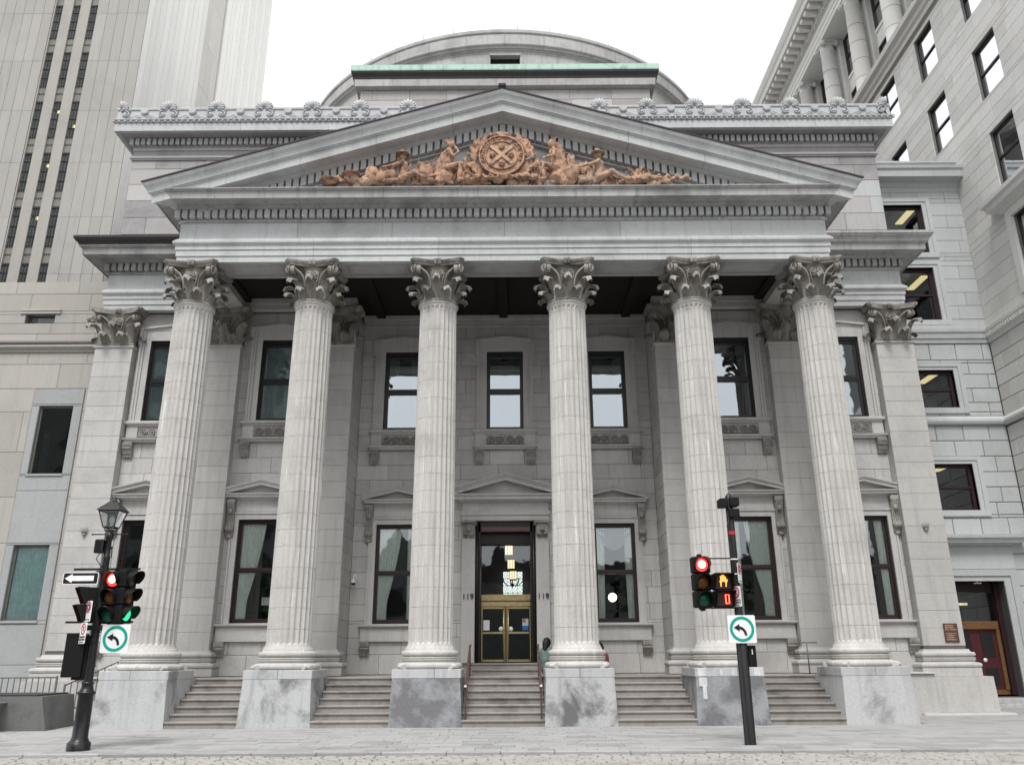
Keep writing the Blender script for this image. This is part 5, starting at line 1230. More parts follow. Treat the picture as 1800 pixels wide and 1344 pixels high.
def lens_set(parent, x, zc, front, on, r=.135):
    for z, (m, nm) in zip(zc, (('lens_red_on' if on == 'red' else 'lens_brown', 'red_lens'), ('lens_amber_off', 'amber_lens'), ('lens_green_on' if on == 'green' else 'lens_green_off', 'green_lens'))):
        b = MB(); vs = []; n = 20
        b.lathe([(r, 0), (r * .85, .02), (r * .5, .035), (0.001, .04)], n=20); me = b.mesh(nm, m, fix=False); me.transform(Matrix.Rotation(R(90), 4, 'X')); l_ = ob(nm, me, parent, (x, front, z))
        if on == 'red' and nm == 'red_lens':
            b = MB(); b.lathe([(r * .62, 0), (r * .4, .012), (0.001, .016)], n=16); me = b.mesh('lamp_core', 'lens_red_core', fix=False); me.transform(Matrix.Rotation(R(90), 4, 'X')); ob('lamp_core', me, l_, (0, -.034, .005))
        v = MB(); k = 14; P = []
        for (rr_, yy) in ((r + .012, 0), (r + .012, 1), (r + .02, 1), (r + .02, 0)):
            for i in range(k + 1):
                a = R(-35 + 250 * i / k); q = .05 + .19 * max(0, math.sin(R(20) + (a + R(35)) * .64)) if yy else 0; P.append((rr_ * math.cos(a), -q, rr_ * math.sin(a)))
        m_ = k + 1; v.add(P, [(j * m_ + i, j * m_ + i + 1, ((j + 1) % 4) * m_ + i + 1, ((j + 1) % 4) * m_ + i) for j in range(4) for i in range(k)]); v.build('visor', 'signal_black', parent, (x, front, z))
def traffic_light(label, loc, rotz, on, side=False):
    t = thing('traffic_light', label, 'traffic light', loc, rotz, 'vehicle signals at the crossing')
    for k, z in enumerate((.345, 0, -.345)):
        b = MB(); b.box(-.19, .19, .0, .20, z - .168, z + .168, .025); b.build('housing', 'signal_black', t)
    lens_set(t, 0, (.345, 0, -.345), .0, on)
    b = MB(); b.box(-.05, .05, .2, .26, -.54, .54); b.box(-.03, .03, .05, .22, .51, .57); b.box(-.03, .03, .05, .22, -.57, -.51); b.build('bracket', 'signal_black', t)
    return t
def hand_mesh():
    b = MB()
    b.tube([(-.055, 0, -.10), (-.06, 0, -.02), (-.075, 0, .02)], .008, 5)
    for x0, x1, z1 in ((-.045, -.05, .115), (-.015, -.016, .135), (.015, .016, .13), (.045, .048, .10)): b.tube([(x0, 0, .0), (x1, 0, z1)], .012, 5)
    b.tube([(.05, 0, -.10), (.055, 0, -.03), (.085, 0, .045)], .010, 5); b.tube([(-.06, 0, -.02), (-.045, 0, .0)], .008, 5); b.tube([(-.055, 0, -.1), (-.05, 0, .0)], .008, 5); b.tube([(.05, 0, -.1), (.05, 0, .0)], .008, 5)
    return b
def ped_signal(label, loc, rotz, col):
    t = thing('pedestrian_signal', label, 'pedestrian signal', loc, rotz, 'walk signals at the crossing')
    for z in (.17, -.17): MB().box(-.20, .20, .0, .18, z - .165, z + .165, .02).build('housing', 'signal_black', t)
    for z in (.17, -.17): MB().box(-.165, .165, -.006, .0, z - .14, z + .14).build('face', 'lens_brown', t)
    for z in (.17, -.17):
        b = MB()
        for s in (-1, 1): b.prism([(0, z - .15), (0, z + .16), (-.20, z + .16), (-.10, z - .05), (-.06, z - .15)], s * .185 - .006, s * .185 + .006, 'x')
        b.box(-.191, .191, -.20, .0, z + .155, z + .166); b.build('visor', 'signal_black', t)
    h = hand_mesh(); h.build('hand_symbol', col, t, (-.0, -.018, .17))
    b = MB()
    P = [(.02, -.26), (.09, -.26), (.09, -.09), (.02, -.09), (.02, -.26)]
    b.tube([(x, -.018, z) for x, z in P], .012, 5); b.build('countdown_digit', 'hand_red', t)
    return t
def turn_sign(label, loc):
    t = thing('turn_sign', label, 'road sign', loc, 0, 'left-turn signs on the signal posts')
    MB().prism(plate(.56, .54, r=.035), 0, .006).build('plate', 'sign_white', t)
    b = MB(); b.prism(plate(.548, .528, r=.03), -.001, 0)
    ring(MB(), .19, .245, -.006, -.001).build('green_ring', 'sign_green', t)
    A = []; cx, cz, r0, r1 = -.06, -.125, .125, .18
    arc = [R(a) for a in range(0, 91, 10)]
    shaft = [(cx + r1 * math.cos(a) * .86, cz + r1 * math.sin(a)) for a in arc] + [(cx + r0 * math.cos(a) * .86, cz + r0 * math.sin(a)) for a in reversed(arc)]
    b = MB(); b.prism(shaft, -.006, -.001); b.prism([(cx + .01, cz + .225), (cx + .01, cz + .08), (cx - .105, cz + .152)], -.0065, -.001); b.build('arrow', 'sign_black', t)
    return t
def parking_sign(label, loc, rotz, kind):
    t = thing('parking_sign', label, 'road sign', loc, rotz, 'parking signs on the signal posts'); w, h = .30, .40
    MB().prism(plate(w, h, r=.03), 0, .005).build('plate', 'sign_white', t)
    zc = .08; ring(MB(), .082, .11, -.004, -.001, cz=zc).build('red_ring', 'sign_red', t)
    if kind == 'stop': ring(MB(), .035, .065, -.004, -.001, cz=zc).build('black_ring', 'sign_black', t)
    else:
        ob('lettering', text_mesh('P', .15, 'sign_black', .002), t, (0, -.003, zc))
        MB().prism([(-.07, zc + .055), (-.055, zc + .07), (.07, zc - .055), (.055, zc - .07)], -.0055, -.003).build('red_bar', 'sign_red', t)
        ob('lettering', text_mesh('LIVRAISON', .052, 'sign_black', .002), t, (0, -.003, -.075)); ob('lettering', text_mesh('SEULEMENT', .052, 'sign_black', .002), t, (0, -.003, -.125))
    s = 1 if kind == 'stop' else -1; z = -.175 if kind != 'stop' else -.16
    MB().prism([(-.08, z - .008), (.08, z - .008), (.08, z + .008), (-.08, z + .008)], -.003, -.001).build('arrow', 'sign_black', t)
    MB().prism([(s * .075, z - .022), (s * .11, z), (s * .075, z + .022)], -.003, -.001).build('arrow_head', 'sign_black', t)
    return t
# ---- left lamp post
LX, LYp = -8.12, -4.85
lp = thing('lamp_post', 'black cast-iron lamp post with glass lantern carrying the left traffic lights', 'lamp post', (LX, LYp, 0))
MB().lathe([(.215, 0), (.215, .13), (.19, .15), (.165, .18), (.16, .20), (.145, .22), (.142, .6), (.14, .98), (.15, 1.0), (.17, 1.02), (.17, 1.05), (.13, 1.07), (.115, 1.12), (.10, 1.18), (.115, 1.2), (.115, 1.22), (.085, 1.24)], n=20).build('base', 'post_black', lp)
MB().lathe([(.085, 1.24), (.08, 2.5), (.07, 3.6), (.07, 3.62), (.075, 3.64), (.06, 3.66), (.055, 4.0), (.075, 4.02), (.085, 4.08), (.06, 4.13), (.04, 4.17), (.055, 4.2)], n=16).build('shaft', 'post_black', lp)
b = MB(); b.tube([(-.36, 0, 4.11), (.36, 0, 4.11)], .014, 6)
for s in (-1, 1): b.ball((s * .36, 0, 4.11), .022, 7, 5); b.tube([(s * .14, 0, 4.26), (s * .12, 0, 4.19), (s * .04, 0, 4.17)], .01, 5)
b.build('ladder_bar', 'post_black', lp)
lan = part('lantern', lp); b = MB(); c0, c1 = .115, .205
C = lambda c, z: [(sx * c, sy * c, z) for sx, sy in ((-1, -1), (1, -1), (1, 1), (-1, 1))]
for p, q in zip(C(c0, 4.25), C(c1, 4.58)): b.tube([p, q], .012, 4)
for cc, z in ((c0, 4.25), (c1, 4.58)):
    P = C(cc, z); 
    for i in range(4): b.tube([P[i], P[(i + 1) % 4]], .014, 4)
b.build('lantern_frame', 'post_black', lan)
b = MB(); P, Q = C(c0, 4.25), C(c1 - .005, 4.58); b.add(P + Q, [(i, (i + 1) % 4, 4 + (i + 1) % 4, 4 + i) for i in range(4)]); b.build('lantern_glass', 'lantern_glass', lan)
b = MB(); P, Q, S = C(.245, 4.585), C(.22, 4.62), C(.09, 4.77); b.add(P + Q + S + C(.05, 4.79), [(j * 4 + i, j * 4 + (i + 1) % 4, j * 4 + 4 + (i + 1) % 4, j * 4 + 4 + i) for j in range(3) for i in range(4)] + [(0, 1, 2, 3)]); b.build('lantern_roof', 'post_black', lan)
MB().lathe([(.05, 4.78), (.06, 4.81), (.025, 4.83), (.035, 4.86), (.0, 4.90)], n=10).build('finial', 'post_black', lan)
MB().lathe([(.02, 4.25), (.02, 4.33), (.045, 4.36), (.05, 4.42), (.03, 4.49), (0.001, 4.50)], n=10).build('bulb', 'plastic_white', lan)
b = MB(); b.box(-.24, -.06, -.12, .08, 3.72, 4.0, .02); b.build('junction_box', 'post_black', lp)
b = MB(); b.tube([(-.1, -.1, 3.72), (-.16, -.1, 3.6), (-.08, -.09, 3.5), (-.02, -.085, 3.42)], .01, 5); b.tube([(.06, -.06, 3.85), (.11, -.06, 3.8), (.12, -.06, 3.65), (.05, -.08, 3.5)], .01, 5); b.ball((.1, -.06, 3.83), .03, 6, 5); b.build('cable', 'post_black', lp)
for z in (3.40, 2.36): MB().box(-.62, .72, -.03, .03, z - .02, z + .02).build('mounting_arm', 'post_black', lp)
b = MB(); b.box(-.14, .14, -.11, .11, 2.2, 2.3); b.box(-.12, .12, -.1, .1, 3.30, 3.36)
for z in (2.25, 2.10, 1.98, 2.17): b.tube([(0.10 * math.cos(a), .10 * math.sin(a), z) for a in [k * math.pi / 6 for k in range(13)]], .008, 4)
b.build('clamps', 'post_black', lp)
b = MB(); b.box(-.085, .085, -.092, -.08, .55, .75); b.build('worn_patch', 'iron_grey', lp) if False else None
traffic_light('black traffic light showing red, facing the street on the left lamp post', (LX + .25, LYp - .10, 2.84), R(-6), 'red')
traffic_light('black traffic light showing green, turned sideways on the left lamp post', (LX + .56, LYp + .02, 2.86), R(80), 'green')
ped_signal('black walk signal seen from the side, left of the lamp post', (LX - .28, LYp - .02, 2.70), R(-52), 'hand_red')
ow = thing('one_way_sign', 'black one-way sign with white arrow pointing left, on the lamp post', 'road sign', (LX - .40, LYp - .13, 3.21))
MB().prism(plate(.72, .24, r=.03), 0, .006).build('plate', 'sign_white', ow); MB().prism(plate(.69, .21, r=.02), -.002, 0).build('black_field', 'sign_black', ow)
MB().prism([(-.32, 0), (-.17, .09), (-.17, .052), (.27, .052), (.27, -.052), (-.17, -.052), (-.17, -.09)], -.005, -.002).build('arrow', 'sign_white', ow)
parking_sign('white no-stopping sign with red circle, upper one on the left lamp post', (LX - .10, LYp - .22, 2.56), R(-42), 'stop')
parking_sign('white no-parking sign with crossed P and delivery wording, on the left lamp post', (LX - .14, LYp - .22, 2.145), R(-42), 'park')
turn_sign('white left-turn sign with green ring below the left traffic lights', (LX + .46, LYp - .10, 2.04))
cb_ = thing('control_box', 'black sheet-metal box on the left lamp post below the parking signs', 'utility box', (LX - .30, LYp - .05, 1.73), R(10))
MB().box(-.20, .16, -.08, .16, -.41, .41, .01).build('case', 'signal_black', cb_); MB().box(-.02, .26, -.02, .14, -.46, .36, .01).build('rear_case', 'signal_black', cb_); MB().box(-.19, .15, -.09, -.08, .36, .42).build('lip', 'signal_black', cb_)
# ---- right signal pole
RX, RY = 4.86, -4.57
rp = thing('signal_pole', 'plain black signal pole with sensor boxes on top, in front of the right pedestal', 'pole', (RX, RY, 0))
MB().lathe([(.115, 0), (.115, .02), (.112, .03), (.11, 2.2), (.085, 2.25), (.08, 3.6), (.075, 4.85), (.05, 4.9), (.001, 4.95)], n=18).build('shaft', 'post_black', rp)
for (x, z, w) in ((-.13, 4.72, .10), (.10, 4.74, .12), (.08, 4.5, .13)): MB().box(x - w, x + w * .7, -.16, .12, z - .09, z + .09, .015).build('sensor_box', 'signal_black', rp)
MB().lathe([(.081, 4.06), (.081, 4.13)], n=16).build('red_tape', 'sign_red', rp, fix=False)
for z in (2.38, 2.62, 3.55, 3.25): MB().lathe([(.088, z - .012), (.088, z + .012)], n=16).build('steel_band', 'sign_white', rp, fix=False)
MB().box(-.85, .0, -.02, .02, 3.56, 3.585).build('mounting_arm', 'post_black', rp); MB().box(-.72, .0, -.02, .02, 2.56, 2.59).build('mounting_arm', 'post_black', rp)
b = MB(); b.tube([(.1, 0, 2.95), (.25, .05, 2.93)], .008, 4); b.tube([(-.03, -.09, 4.4), (-.10, -.09, 4.25), (-.09, -.09, 3.9)], .012, 5); b.build('cable', 'post_black', rp)
traffic_light('black traffic light showing bright red, on the right signal pole', (RX - .71, RY - .10, 3.09), R(4), 'red')
ped_signal('black walk signal with orange hand beside the right red light', (RX - .29, RY - .10, 2.92), R(4), 'hand_orange')
parking_sign('narrow no-stopping sign turned almost edge-on, high on the right signal pole', (RX + .06, RY - .12, 3.26), R(62), 'stop')
parking_sign('no-parking sign turned almost edge-on beside the walk signal on the right pole', (RX - .06, RY - .14, 2.79), R(-64), 'park')
turn_sign('white left-turn sign with green ring on the right signal pole', (RX - .0, RY - .14, 2.155))
cb2 = thing('small_control_box', 'small black box hanging behind the turn sign on the right pole', 'utility box', (RX + .19, RY + .02, 1.62))
MB().box(-.08, .08, -.06, .1, -.19, .22, .01).build('case', 'signal_black', cb2); MB().box(-.01, .01, -.065, -.06, .05, .15).build('label_strip', 'sign_white', cb2)
# ---- handrails on the main steps
for s in (-1, 1):
    hr = thing('handrail', 'brown flat-bar handrail on the %s side of the door steps' % ('left' if s < 0 else 'right'), 'handrail', (s * .96 - .02, 0, 0), 0, 'handrails of the main steps')
    b = MB(); 
    for y0, z0 in ((.25, .16), (2.35, 1.14)): b.box(-.02, .02, y0 - .02, y0 + .02, z0 - .02, z0 + .82)
    b.build('post', 'rail_brown', hr)
    b = MB(); w = .028
    b.prism([(.18, .93), (.22, .975), (2.35, 1.99), (2.62, 1.99), (2.62, 1.945), (2.36, 1.945), (.24, .93)], -w, w, 'x'); b.build('top_rail', 'rail_brown', hr)
    MB().prism([(.25, .50), (2.35, 1.50), (2.35, 1.46), (.25, .46)], -.012, .012, 'x').build('lower_rail', 'rail_brown', hr)
    MB().box(-.03, .03, .16, .19, .93, .98).build('end_plate', 'plastic_white', hr)
hr = thing('short_handrail', 'thin grey handrail behind the rightmost portico column', 'handrail', (8.72, 2.9, 1.133)); MB().tube([(0, 0, 0), (0, 0, .86)], .02, 6).build('post', 'iron_grey', hr); MB().tube([(-.14, 0, .86), (.30, 0, .86)], .02, 6).build('top_rail', 'iron_grey', hr)
# ---- railings by the left block
def railing(label, p0, p1, h0, n, z0):
    t = thing('iron_railing', label, 'railing', (p0[0], p0[1], 0), 0, 'iron railings by the left block'); d = Vector((p1[0] - p0[0], p1[1] - p0[1], p1[2] - p0[2])); a = Vector((0, 0, p0[2]))
    for zz in (h0, .08): MB().tube([a + Vector((0, 0, zz)), a + d + Vector((0, 0, zz))], .02, 5).build('rail', 'iron_grey', t)
    me = MB().box(-.011, .011, -.011, .011, .08, h0).mesh('baluster', 'iron_grey')
    for k in range(n + 1): ob('baluster', me, t, a + d * (k / n))
    for k in (0, 1): MB().box(-.022, .022, -.022, .022, z0 - p0[2] if k == 0 else -.5, h0 + .04).build('post', 'iron_grey', t, a + d * k)
    return t
railing('grey iron railing above the planter beside the left block', (-15.6, 2.4, .62), (-12.55, 2.4, .62), .56, 18, 0.0)
railing('grey iron stair railing rising behind the lamp post', (-12.4, 2.6, .12), (-10.45, 2.6, .98), .84, 11, 0.0)
# area wall and planter
aw_ = thing('area_wall', 'low stone wall under the iron railing at the left', 'wall', (-14, 2.55, 0)); MB().box(-2, 1.35, -.12, .15, -.05, .58, .02).build('wall', 'pilaster_stone', aw_); MB().box(-2, 1.4, -.17, .2, .582, .64, .015).build('coping', 'pilaster_stone', aw_)
pt = thing('planter', 'dark granite planter on the sidewalk at the left edge', 'planter', (-13.0, -.3, 0))
b = MB(); b.add([(-1.6, 0, 0), (1.78, 0, 0), (1.62, 1.7, 0), (-1.6, 1.7, 0), (-1.6, -.05, .79), (1.60, -.05, .79), (1.48, 1.75, .79), (-1.6, 1.75, .79)], [(0, 1, 5, 4), (1, 2, 6, 5), (2, 3, 7, 6), (3, 0, 4, 7), (4, 5, 6, 7)]); b.build('trough', 'granite', pt)
b = MB(); b.box(-1.6, 1.4, .1, 1.6, .79, .83); b.build('soil', 'iron', pt)
bn = thing('granite_bench', 'dark slanted granite block in front of the planter', 'bench', (-12.7, -.75, 0)); b = MB(); b.add([(-1.6, 0, 0.02), (.1, 0, 0.02), (.1, .4, 0.02), (-1.6, .4, 0.02), (-1.6, -.08, .62), (.42, -.08, .62), (.42, .42, .62), (-1.6, .42, .62)], [(0, 1, 5, 4), (1, 2, 6, 5), (2, 3, 7, 6), (3, 0, 4, 7), (4, 5, 6, 7)]); b.build('block', 'granite', bn)
MB().box(-1.62, .47, -.12, .45, .62, .67, .01).build('seat_slab', 'granite', bn)
# ---- plaque and camera
pq = thing('plaque', 'brown bronze plaque on the right corner pilaster', 'plaque', (13.45, 3.9, 2.26)); MB().box(-.215, .215, -.03, -.001, -.275, .275, .008).build('plate', 'rail_brown', pq)
b = MB(); rq = random.Random(2)
for k in range(8):
    if k == 3: continue
    z = .215 - k * .058; b.box(-.17, .17 - rq.uniform(0, .08), -.036, -.03, z - .018, z + .012)
b.build('text_lines', 'terracotta', pq)
sc = thing('security_camera', 'small white dome security camera on the wall left of the door', 'camera', (-4.93, 5.5, 4.0)); b = MB(); b.tube([(0, -.02, .16), (0, -.14, .2), (0, -.26, .17), (0, -.27, .05)], .026, 8); b.box(-.05, .05, -.03, 0, .08, .24); b.build('arm', 'plastic_white', sc)
MB().lathe([(.001, .07), (.07, .06), (.085, 0), (.085, -.05)], n=14, cy=-.27).build('dome_housing', 'plastic_white', sc); MB().lathe([(.08, -.05), (.065, -.10), (.001, -.13)], n=14, cy=-.27).build('dome_glass', 'frame_black', sc)
# ================================================================ figures
from mathutils import noise as mnoise
def fuse(name, mb, mat, voxel, parent=None, loc=(0, 0, 0), rotz=0, smooth=2, carve=None):
    """melt overlapping limbs and drapery into one continuous surface"""
    me = mb.mesh(name, mat); o = bpy.data.objects.new(name, me)
    r_ = o.modifiers.new('r', 'REMESH'); r_.mode = 'VOXEL'; r_.voxel_size = voxel; r_.use_smooth_shade = True
    s_ = o.modifiers.new('s', 'SMOOTH'); s_.factor = .5; s_.iterations = smooth
    m2 = bake(o)
    m2.materials.clear(); m2.materials.append(MAT[mat]); m2.name = name
    carve = carve if carve is not None else ((.016 if 'figure' in name else .028) if mat.startswith('terra') else .0)
    if carve:                                   # chisel folds and hollows
        off = Vector((loc[0] * 3.1, 0, loc[2])); co = [v.co.copy() for v in m2.vertices]; nn = [v.normal.copy() for v in m2.vertices]; out = []
        for p, n in zip(co, nn):
            q = p + off; k = mnoise.noise(Vector((q.x * 9, q.y * 9, q.z * 4.5))); k2 = mnoise.noise(q * 17)
            out.extend(p + n * (carve * (-.9 + 1.02 * (1 - abs(k) * 2.2) + .5 * k2)))
        m2.vertices.foreach_set('co', out); m2.update()
    m2.polygons.foreach_set('use_smooth', [True] * len(m2.polygons))
    return ob(name, m2, parent, loc, rotz)
def limb(b, pts, rad, n=9):
    b.tube(pts, rad, n)
    for p, r_ in zip(pts, rad): b.ball(p, r_ * 1.0, n, 6)
ps = thing('pediment_sculpture', 'brown terracotta relief of seated figures flanking a round shield in the pediment', 'sculpture', (0, -.04, .63)); ps.scale = (.95, .95, .95)
b = MB(); b.box(-6.3, 5.8, -.02, .50, 15.28, 15.50, .03); b.build('ledge', 'entab_stone', ps)
# shield with saltire and motto
sh = part('shield', ps, (-.03, .0, 16.52)); b = MB(); b.prism(disc_poly(.72, 40), -.16, .45); b.build('shield_body', 'terracotta', sh)
ring(MB(), .70, .745, -.22, -.1, 40).build('outer_rim', 'terracotta', sh); ring(MB(), .505, .535, -.22, -.1, 40).build('inner_rim', 'terracotta', sh)
b = MB(); b.prism(disc_poly(.50, 32), -.185, -.1); b.build('field', 'terracotta', sh)
b = MB()
for s in (-1, 1):
    a = R(47) * s; c_, n_ = math.cos(a), math.sin(a); P = [(-.48, -.055), (.48, -.055), (.48, .055), (-.48, .055)]
    b.prism([(x * n_ + z * c_, x * abs(c_) - z * n_ * (1 if s > 0 else 1)) for x, z in P], -.235 + .002 * s, -.15)
b.build('saltire', 'terracotta_pale', sh)
for x, z in ((0, .30), (-.30, .0), (.30, .0), (0, -.32)):
    b = MB()
    for k in range(5): a = 2 * math.pi * k / 5; b.ball((x + .06 * math.cos(a), -.22, z + .06 * math.sin(a)), .052, 7, 5)
    b.ball((x, -.25, z), .04, 7, 5); b.tube([(x, -.2, z - .03), (x + .02, -.2, z - .14)], .018, 5); b.build('emblem_flower', 'terracotta', sh)
for txt, a0, a1 in (('CONCORDIA', 196, 98), ('SALUS', 58, -16)):
    for k, ch_ in enumerate(txt):
        a = R(a0 + (a1 - a0) * k / (len(txt) - 1)); o = ob('letter', text_mesh(ch_, .16, 'terracotta_pale', .03), sh, (.618 * math.cos(a), -.175, .618 * math.sin(a))); o.rotation_euler = (0, -(a - math.pi / 2), 0)
def wreath(s):
    b = MB(); rw = random.Random(5)
    for k in range(70):
        a = R(rw.uniform(-48, 58)); r0 = rw.uniform(.78, 1.10); x, z = s * r0 * math.cos(a), r0 * math.sin(a) * .95
        M = Euler((0, -s * (a + R(70 + rw.uniform(-30, 30))), rw.uniform(-.5, .5))).to_matrix(); b.ball((x, -.02 + rw.uniform(-.08, .06), z), .13, 6, 4, (1.5, .35, .42), M)
    b.tube([(s * .86 * math.cos(R(q)), -.04, .86 * math.sin(R(q))) for q in range(-50, 65, 12)], .07, 6); return b
for s in (-1, 1): fuse('laurel_branch', wreath(s), 'terracotta', .03, ps, (-.03, .05, 16.52), 0, 1)
b = MB(); b.ball((0, 0, 0), .17, 10, 7, (1.9, 1, .9)); b.ball((-.33, -.02, .02), .09, 8, 6); b.tube([(.2, 0, -.02), (.36, 0, -.07), (.5, 0, -.12)], [.09, .06, .04], 7); b.ball((-.2, -.06, -.12), .06, 6, 5); b.ball((.15, -.06, -.13), .06, 6, 5); b.ball((-.38, -.02, .10), .03, 5, 4)
fuse('beaver', b, 'terracotta', .025, ps, (-.03, -.02, 17.36))
# seated man, legs together, head turned; local x = facing direction (s)
def seated(s, feather=True):
    b = MB(); X = lambda x: s * x
    limb(b, [(0, 0, .55), (X(.0), 0, .80), (X(.03), -.02, 1.08)], [.19, .17, .20])
    limb(b, [(X(.03), -.17, 1.13), (X(-.02), .15, 1.13)], [.10, .10])
    limb(b, [(X(.04), -.02, 1.2), (X(.07), -.03, 1.33)], [.075, .07]); b.ball((X(.09), -.04, 1.45), .14, 12, 9, (1.0, .88, 1.16)); b.ball((X(.21), -.05, 1.42), .035, 6, 5, (1.2, .8, 1)); b.ball((X(.19), -.05, 1.36), .04, 6, 5); b.ball((X(.19), -.05, 1.49), .035, 6, 5, (1, 2, .6))
    limb(b, [(X(.02), -.12, .52), (X(.42), -.16, .62), (X(.40), -.18, .30), (X(.38), -.18, .02)], [.125, .10, .085, .06]); b.ball((X(.46), -.2, .03), .07, 7, 5, (1.7, .9, .7))
    limb(b, [(X(0), .10, .50), (X(.38), .10, .55), (X(.18), .06, .22), (X(.05), .04, .03)], [.125, .10, .08, .06]); b.ball((X(.12), .02, .03), .07, 7, 5, (1.7, .9, .7))
    if feather:
        limb(b, [(X(.04), -.19, 1.12), (X(.20), -.27, .85), (X(.36), -.2, 1.05), (X(.24), -.14, 1.28)], [.075, .06, .05, .05])
        for k in range(3): b.tube([(X(.02 - .03 * k), -.02, 1.52), (X(-.04 - .08 * k), -.02, 1.70 - .04 * k)], [.03, .03], 5)
        b.tube([(X(.1), -.03, 1.54), (X(.0), -.03, 1.62), (X(-.08), -.03, 1.5)], .04, 6)
    else:
        limb(b, [(X(.04), -.19, 1.12), (X(.06), -.28, .85), (X(.34), -.27, .78)], [.08, .07, .055]); b.ball((X(.38), -.27, .77), .055, 6, 5)
        for k in range(4): b.tube([(X(-.01 - .03 * k), .0, 1.50), (X(-.12 - .05 * k), .02, 1.30 - .05 * k), (X(-.16 - .05 * k), .03, 1.0)], [.06, .06, .05], 6)
        b.tube([(X(.02), -.04, 1.56), (X(-.06), -.04, 1.72), (X(-.14), -.03, 1.66)], .035, 6)
    limb(b, [(X(-.10), .05, 1.1), (X(-.22), .06, .8), (X(-.26), .08, .4), (X(-.28), .05, .1)], [.14, .17, .19, .2])
    b.ball((X(-.05), .05, .28), .27, 10, 7, (1, .8, 1)); return b
o = fuse('seated_figure', seated(1, True), 'terracotta', .018, ps, (-1.78, -.02, 15.58), 0, 1); o['label'] = 'bare-chested seated figure with chin on hand'
o = fuse('seated_figure', seated(-1, False), 'terracotta', .018, ps, (1.72, -.02, 15.58), 0, 1); o['label'] = 'long-haired seated figure with crossed feet'
def recline(s):
    """reclining workman in a hat: torso up, one leg stretched along the ledge"""
    b = MB(); X = lambda x: s * x
    limb(b, [(0, 0, .20), (X(.04), 0, .45), (X(.02), -.02, .68)], [.18, .16, .185]); limb(b, [(X(-.0), -.17, .72), (X(.02), .14, .72)], [.09, .09])
    limb(b, [(X(.02), -.02, .8), (X(.0), -.03, .9)], [.07, .065]); b.ball((X(-.01), -.04, 1.0), .13, 10, 8, (1, .9, 1.12)); b.ball((X(-.12), -.06, .98), .03, 5, 4)
    b.lathe([(.001, 1.10), (.24, 1.06), (.25, 1.085), (.13, 1.11), (.12, 1.2), (.08, 1.24), (.001, 1.25)], X(-.01), -.04, 14)
    limb(b, [(X(.0), -.18, .7), (X(-.28), -.24, .56), (X(-.58), -.22, .50)], [.08, .065, .05]); b.ball((X(-.63), -.22, .50), .06, 6, 5)
    limb(b, [(X(.05), .12, .7), (X(.26), .08, .45), (X(.2), -.05, .3)], [.08, .065, .05])
    limb(b, [(X(0), -.08, .16), (X(.42), -.16, .34), (X(.72), -.14, .14), (X(.95), -.14, .06)], [.125, .105, .08, .06]); limb(b, [(X(0), .06, .14), (X(-.3), -.04, .12), (X(-.55), -.1, .06)], [.12, .10, .075])
    b.ball((X(.98), -.15, .08), .07, 6, 5, (1.4, .9, 1)); return b
o = fuse('reclining_figure', recline(1), 'terracotta', .018, ps, (-3.25, -.02, 15.56), 0, 1); o['label'] = 'workman in a brimmed hat reaching left'
o = fuse('reclining_figure', recline(1), 'terracotta_pale', .018, ps, (3.12, -.02, 15.56), 0, 1); o['label'] = 'workman in a round hat with an outstretched leg'
def barrel(n=16): return MB().lathe([(.001, -.30), (.17, -.30), (.185, -.28), (.215, -.16), (.22, -.15), (.235, 0), (.22, .15), (.215, .16), (.185, .28), (.17, .30), (.16, .27), (.001, .27)], n=n).mesh('barrel', 'terracotta', fix=False)
BR = barrel()
for x, z, sc_, ry in ((-2.50, 15.90, 1.1, 0), (-3.78, 15.86, 1.2, 1.2), (-4.25, 15.88, 1.0, 0.0), (2.35, 15.95, .9, .2), (2.15, 15.85, 1.0, 0)):
    o = ob('barrel', BR, ps, (x, .05, z)); o.scale = (sc_,) * 3; o.rotation_euler = (0.15, ry, 0)
b = MB()
for k in range(9): a = R(100 + k * 9); b.tube([(0, 0, 0), (.9 * math.cos(a) * .6, -.02 * k, .75 * math.sin(a))], [.05, .07], 6)
b.tube([(-.5, -.1, .1), (.2, -.15, .2)], .08, 7); fuse('corn_bundle', b, 'terracotta', .028, ps, (-2.25, .05, 15.65), 0, 1)
b = MB(); rs = random.Random(8)
for k in range(26): a = R(rs.uniform(8, 120)); L_ = rs.uniform(.5, .85); b.tube([(0, 0, 0), (L_ * .6 * math.cos(a), rs.uniform(-.15, .1), L_ * .5 * math.sin(a)), (L_ * math.cos(a), rs.uniform(-.2, .1), L_ * .7 * math.sin(a))], [.05, .04, .035], 5)
b.tube([(-.3, -.05, .0), (.4, -.1, .05), (.9, -.1, .08)], [.12, .14, .06], 8); fuse('wheat_sheaf', b, 'terracotta', .028, ps, (4.25, .02, 15.62), 0, 1)
b = MB(); b.box(-.35, -.1, -.1, .2, 0, .45); b.tube([(-.22, .05, .45), (-.22, .05, .95)], [.14, .17], 8); b.ball((-.22, .05, 1.0), .18, 8, 5, (1, 1, .5)); b.box(.0, .35, -.12, .15, .55, .75); b.prism([(.05, .2), (.3, .2), (.25, .55), (.1, .55)], -.1, .15); b.tube([(.35, 0, .65), (.55, 0, .70), (.62, 0, .8)], [.08, .06, .03], 7); b.box(-.02, .4, -.2, .2, 0, .2)
for q in range(4): b.tube([(.28 + .06 * q, -.2, .02), (.28 + .06 * q, -.2, .5)], .022, 5)
fuse('tools_and_anvil', b, 'terracotta_pale', .025, ps, (2.45, .05, 15.58), 0, 1)
b = MB(); rr_ = random.Random(12)
for k in range(11): b.ball((-1.15 + k * .22, -.10 + rr_.uniform(-.05, .05), rr_.uniform(.0, .12)), rr_.uniform(.10, .16), 8, 6, (1.3, .8, .8))
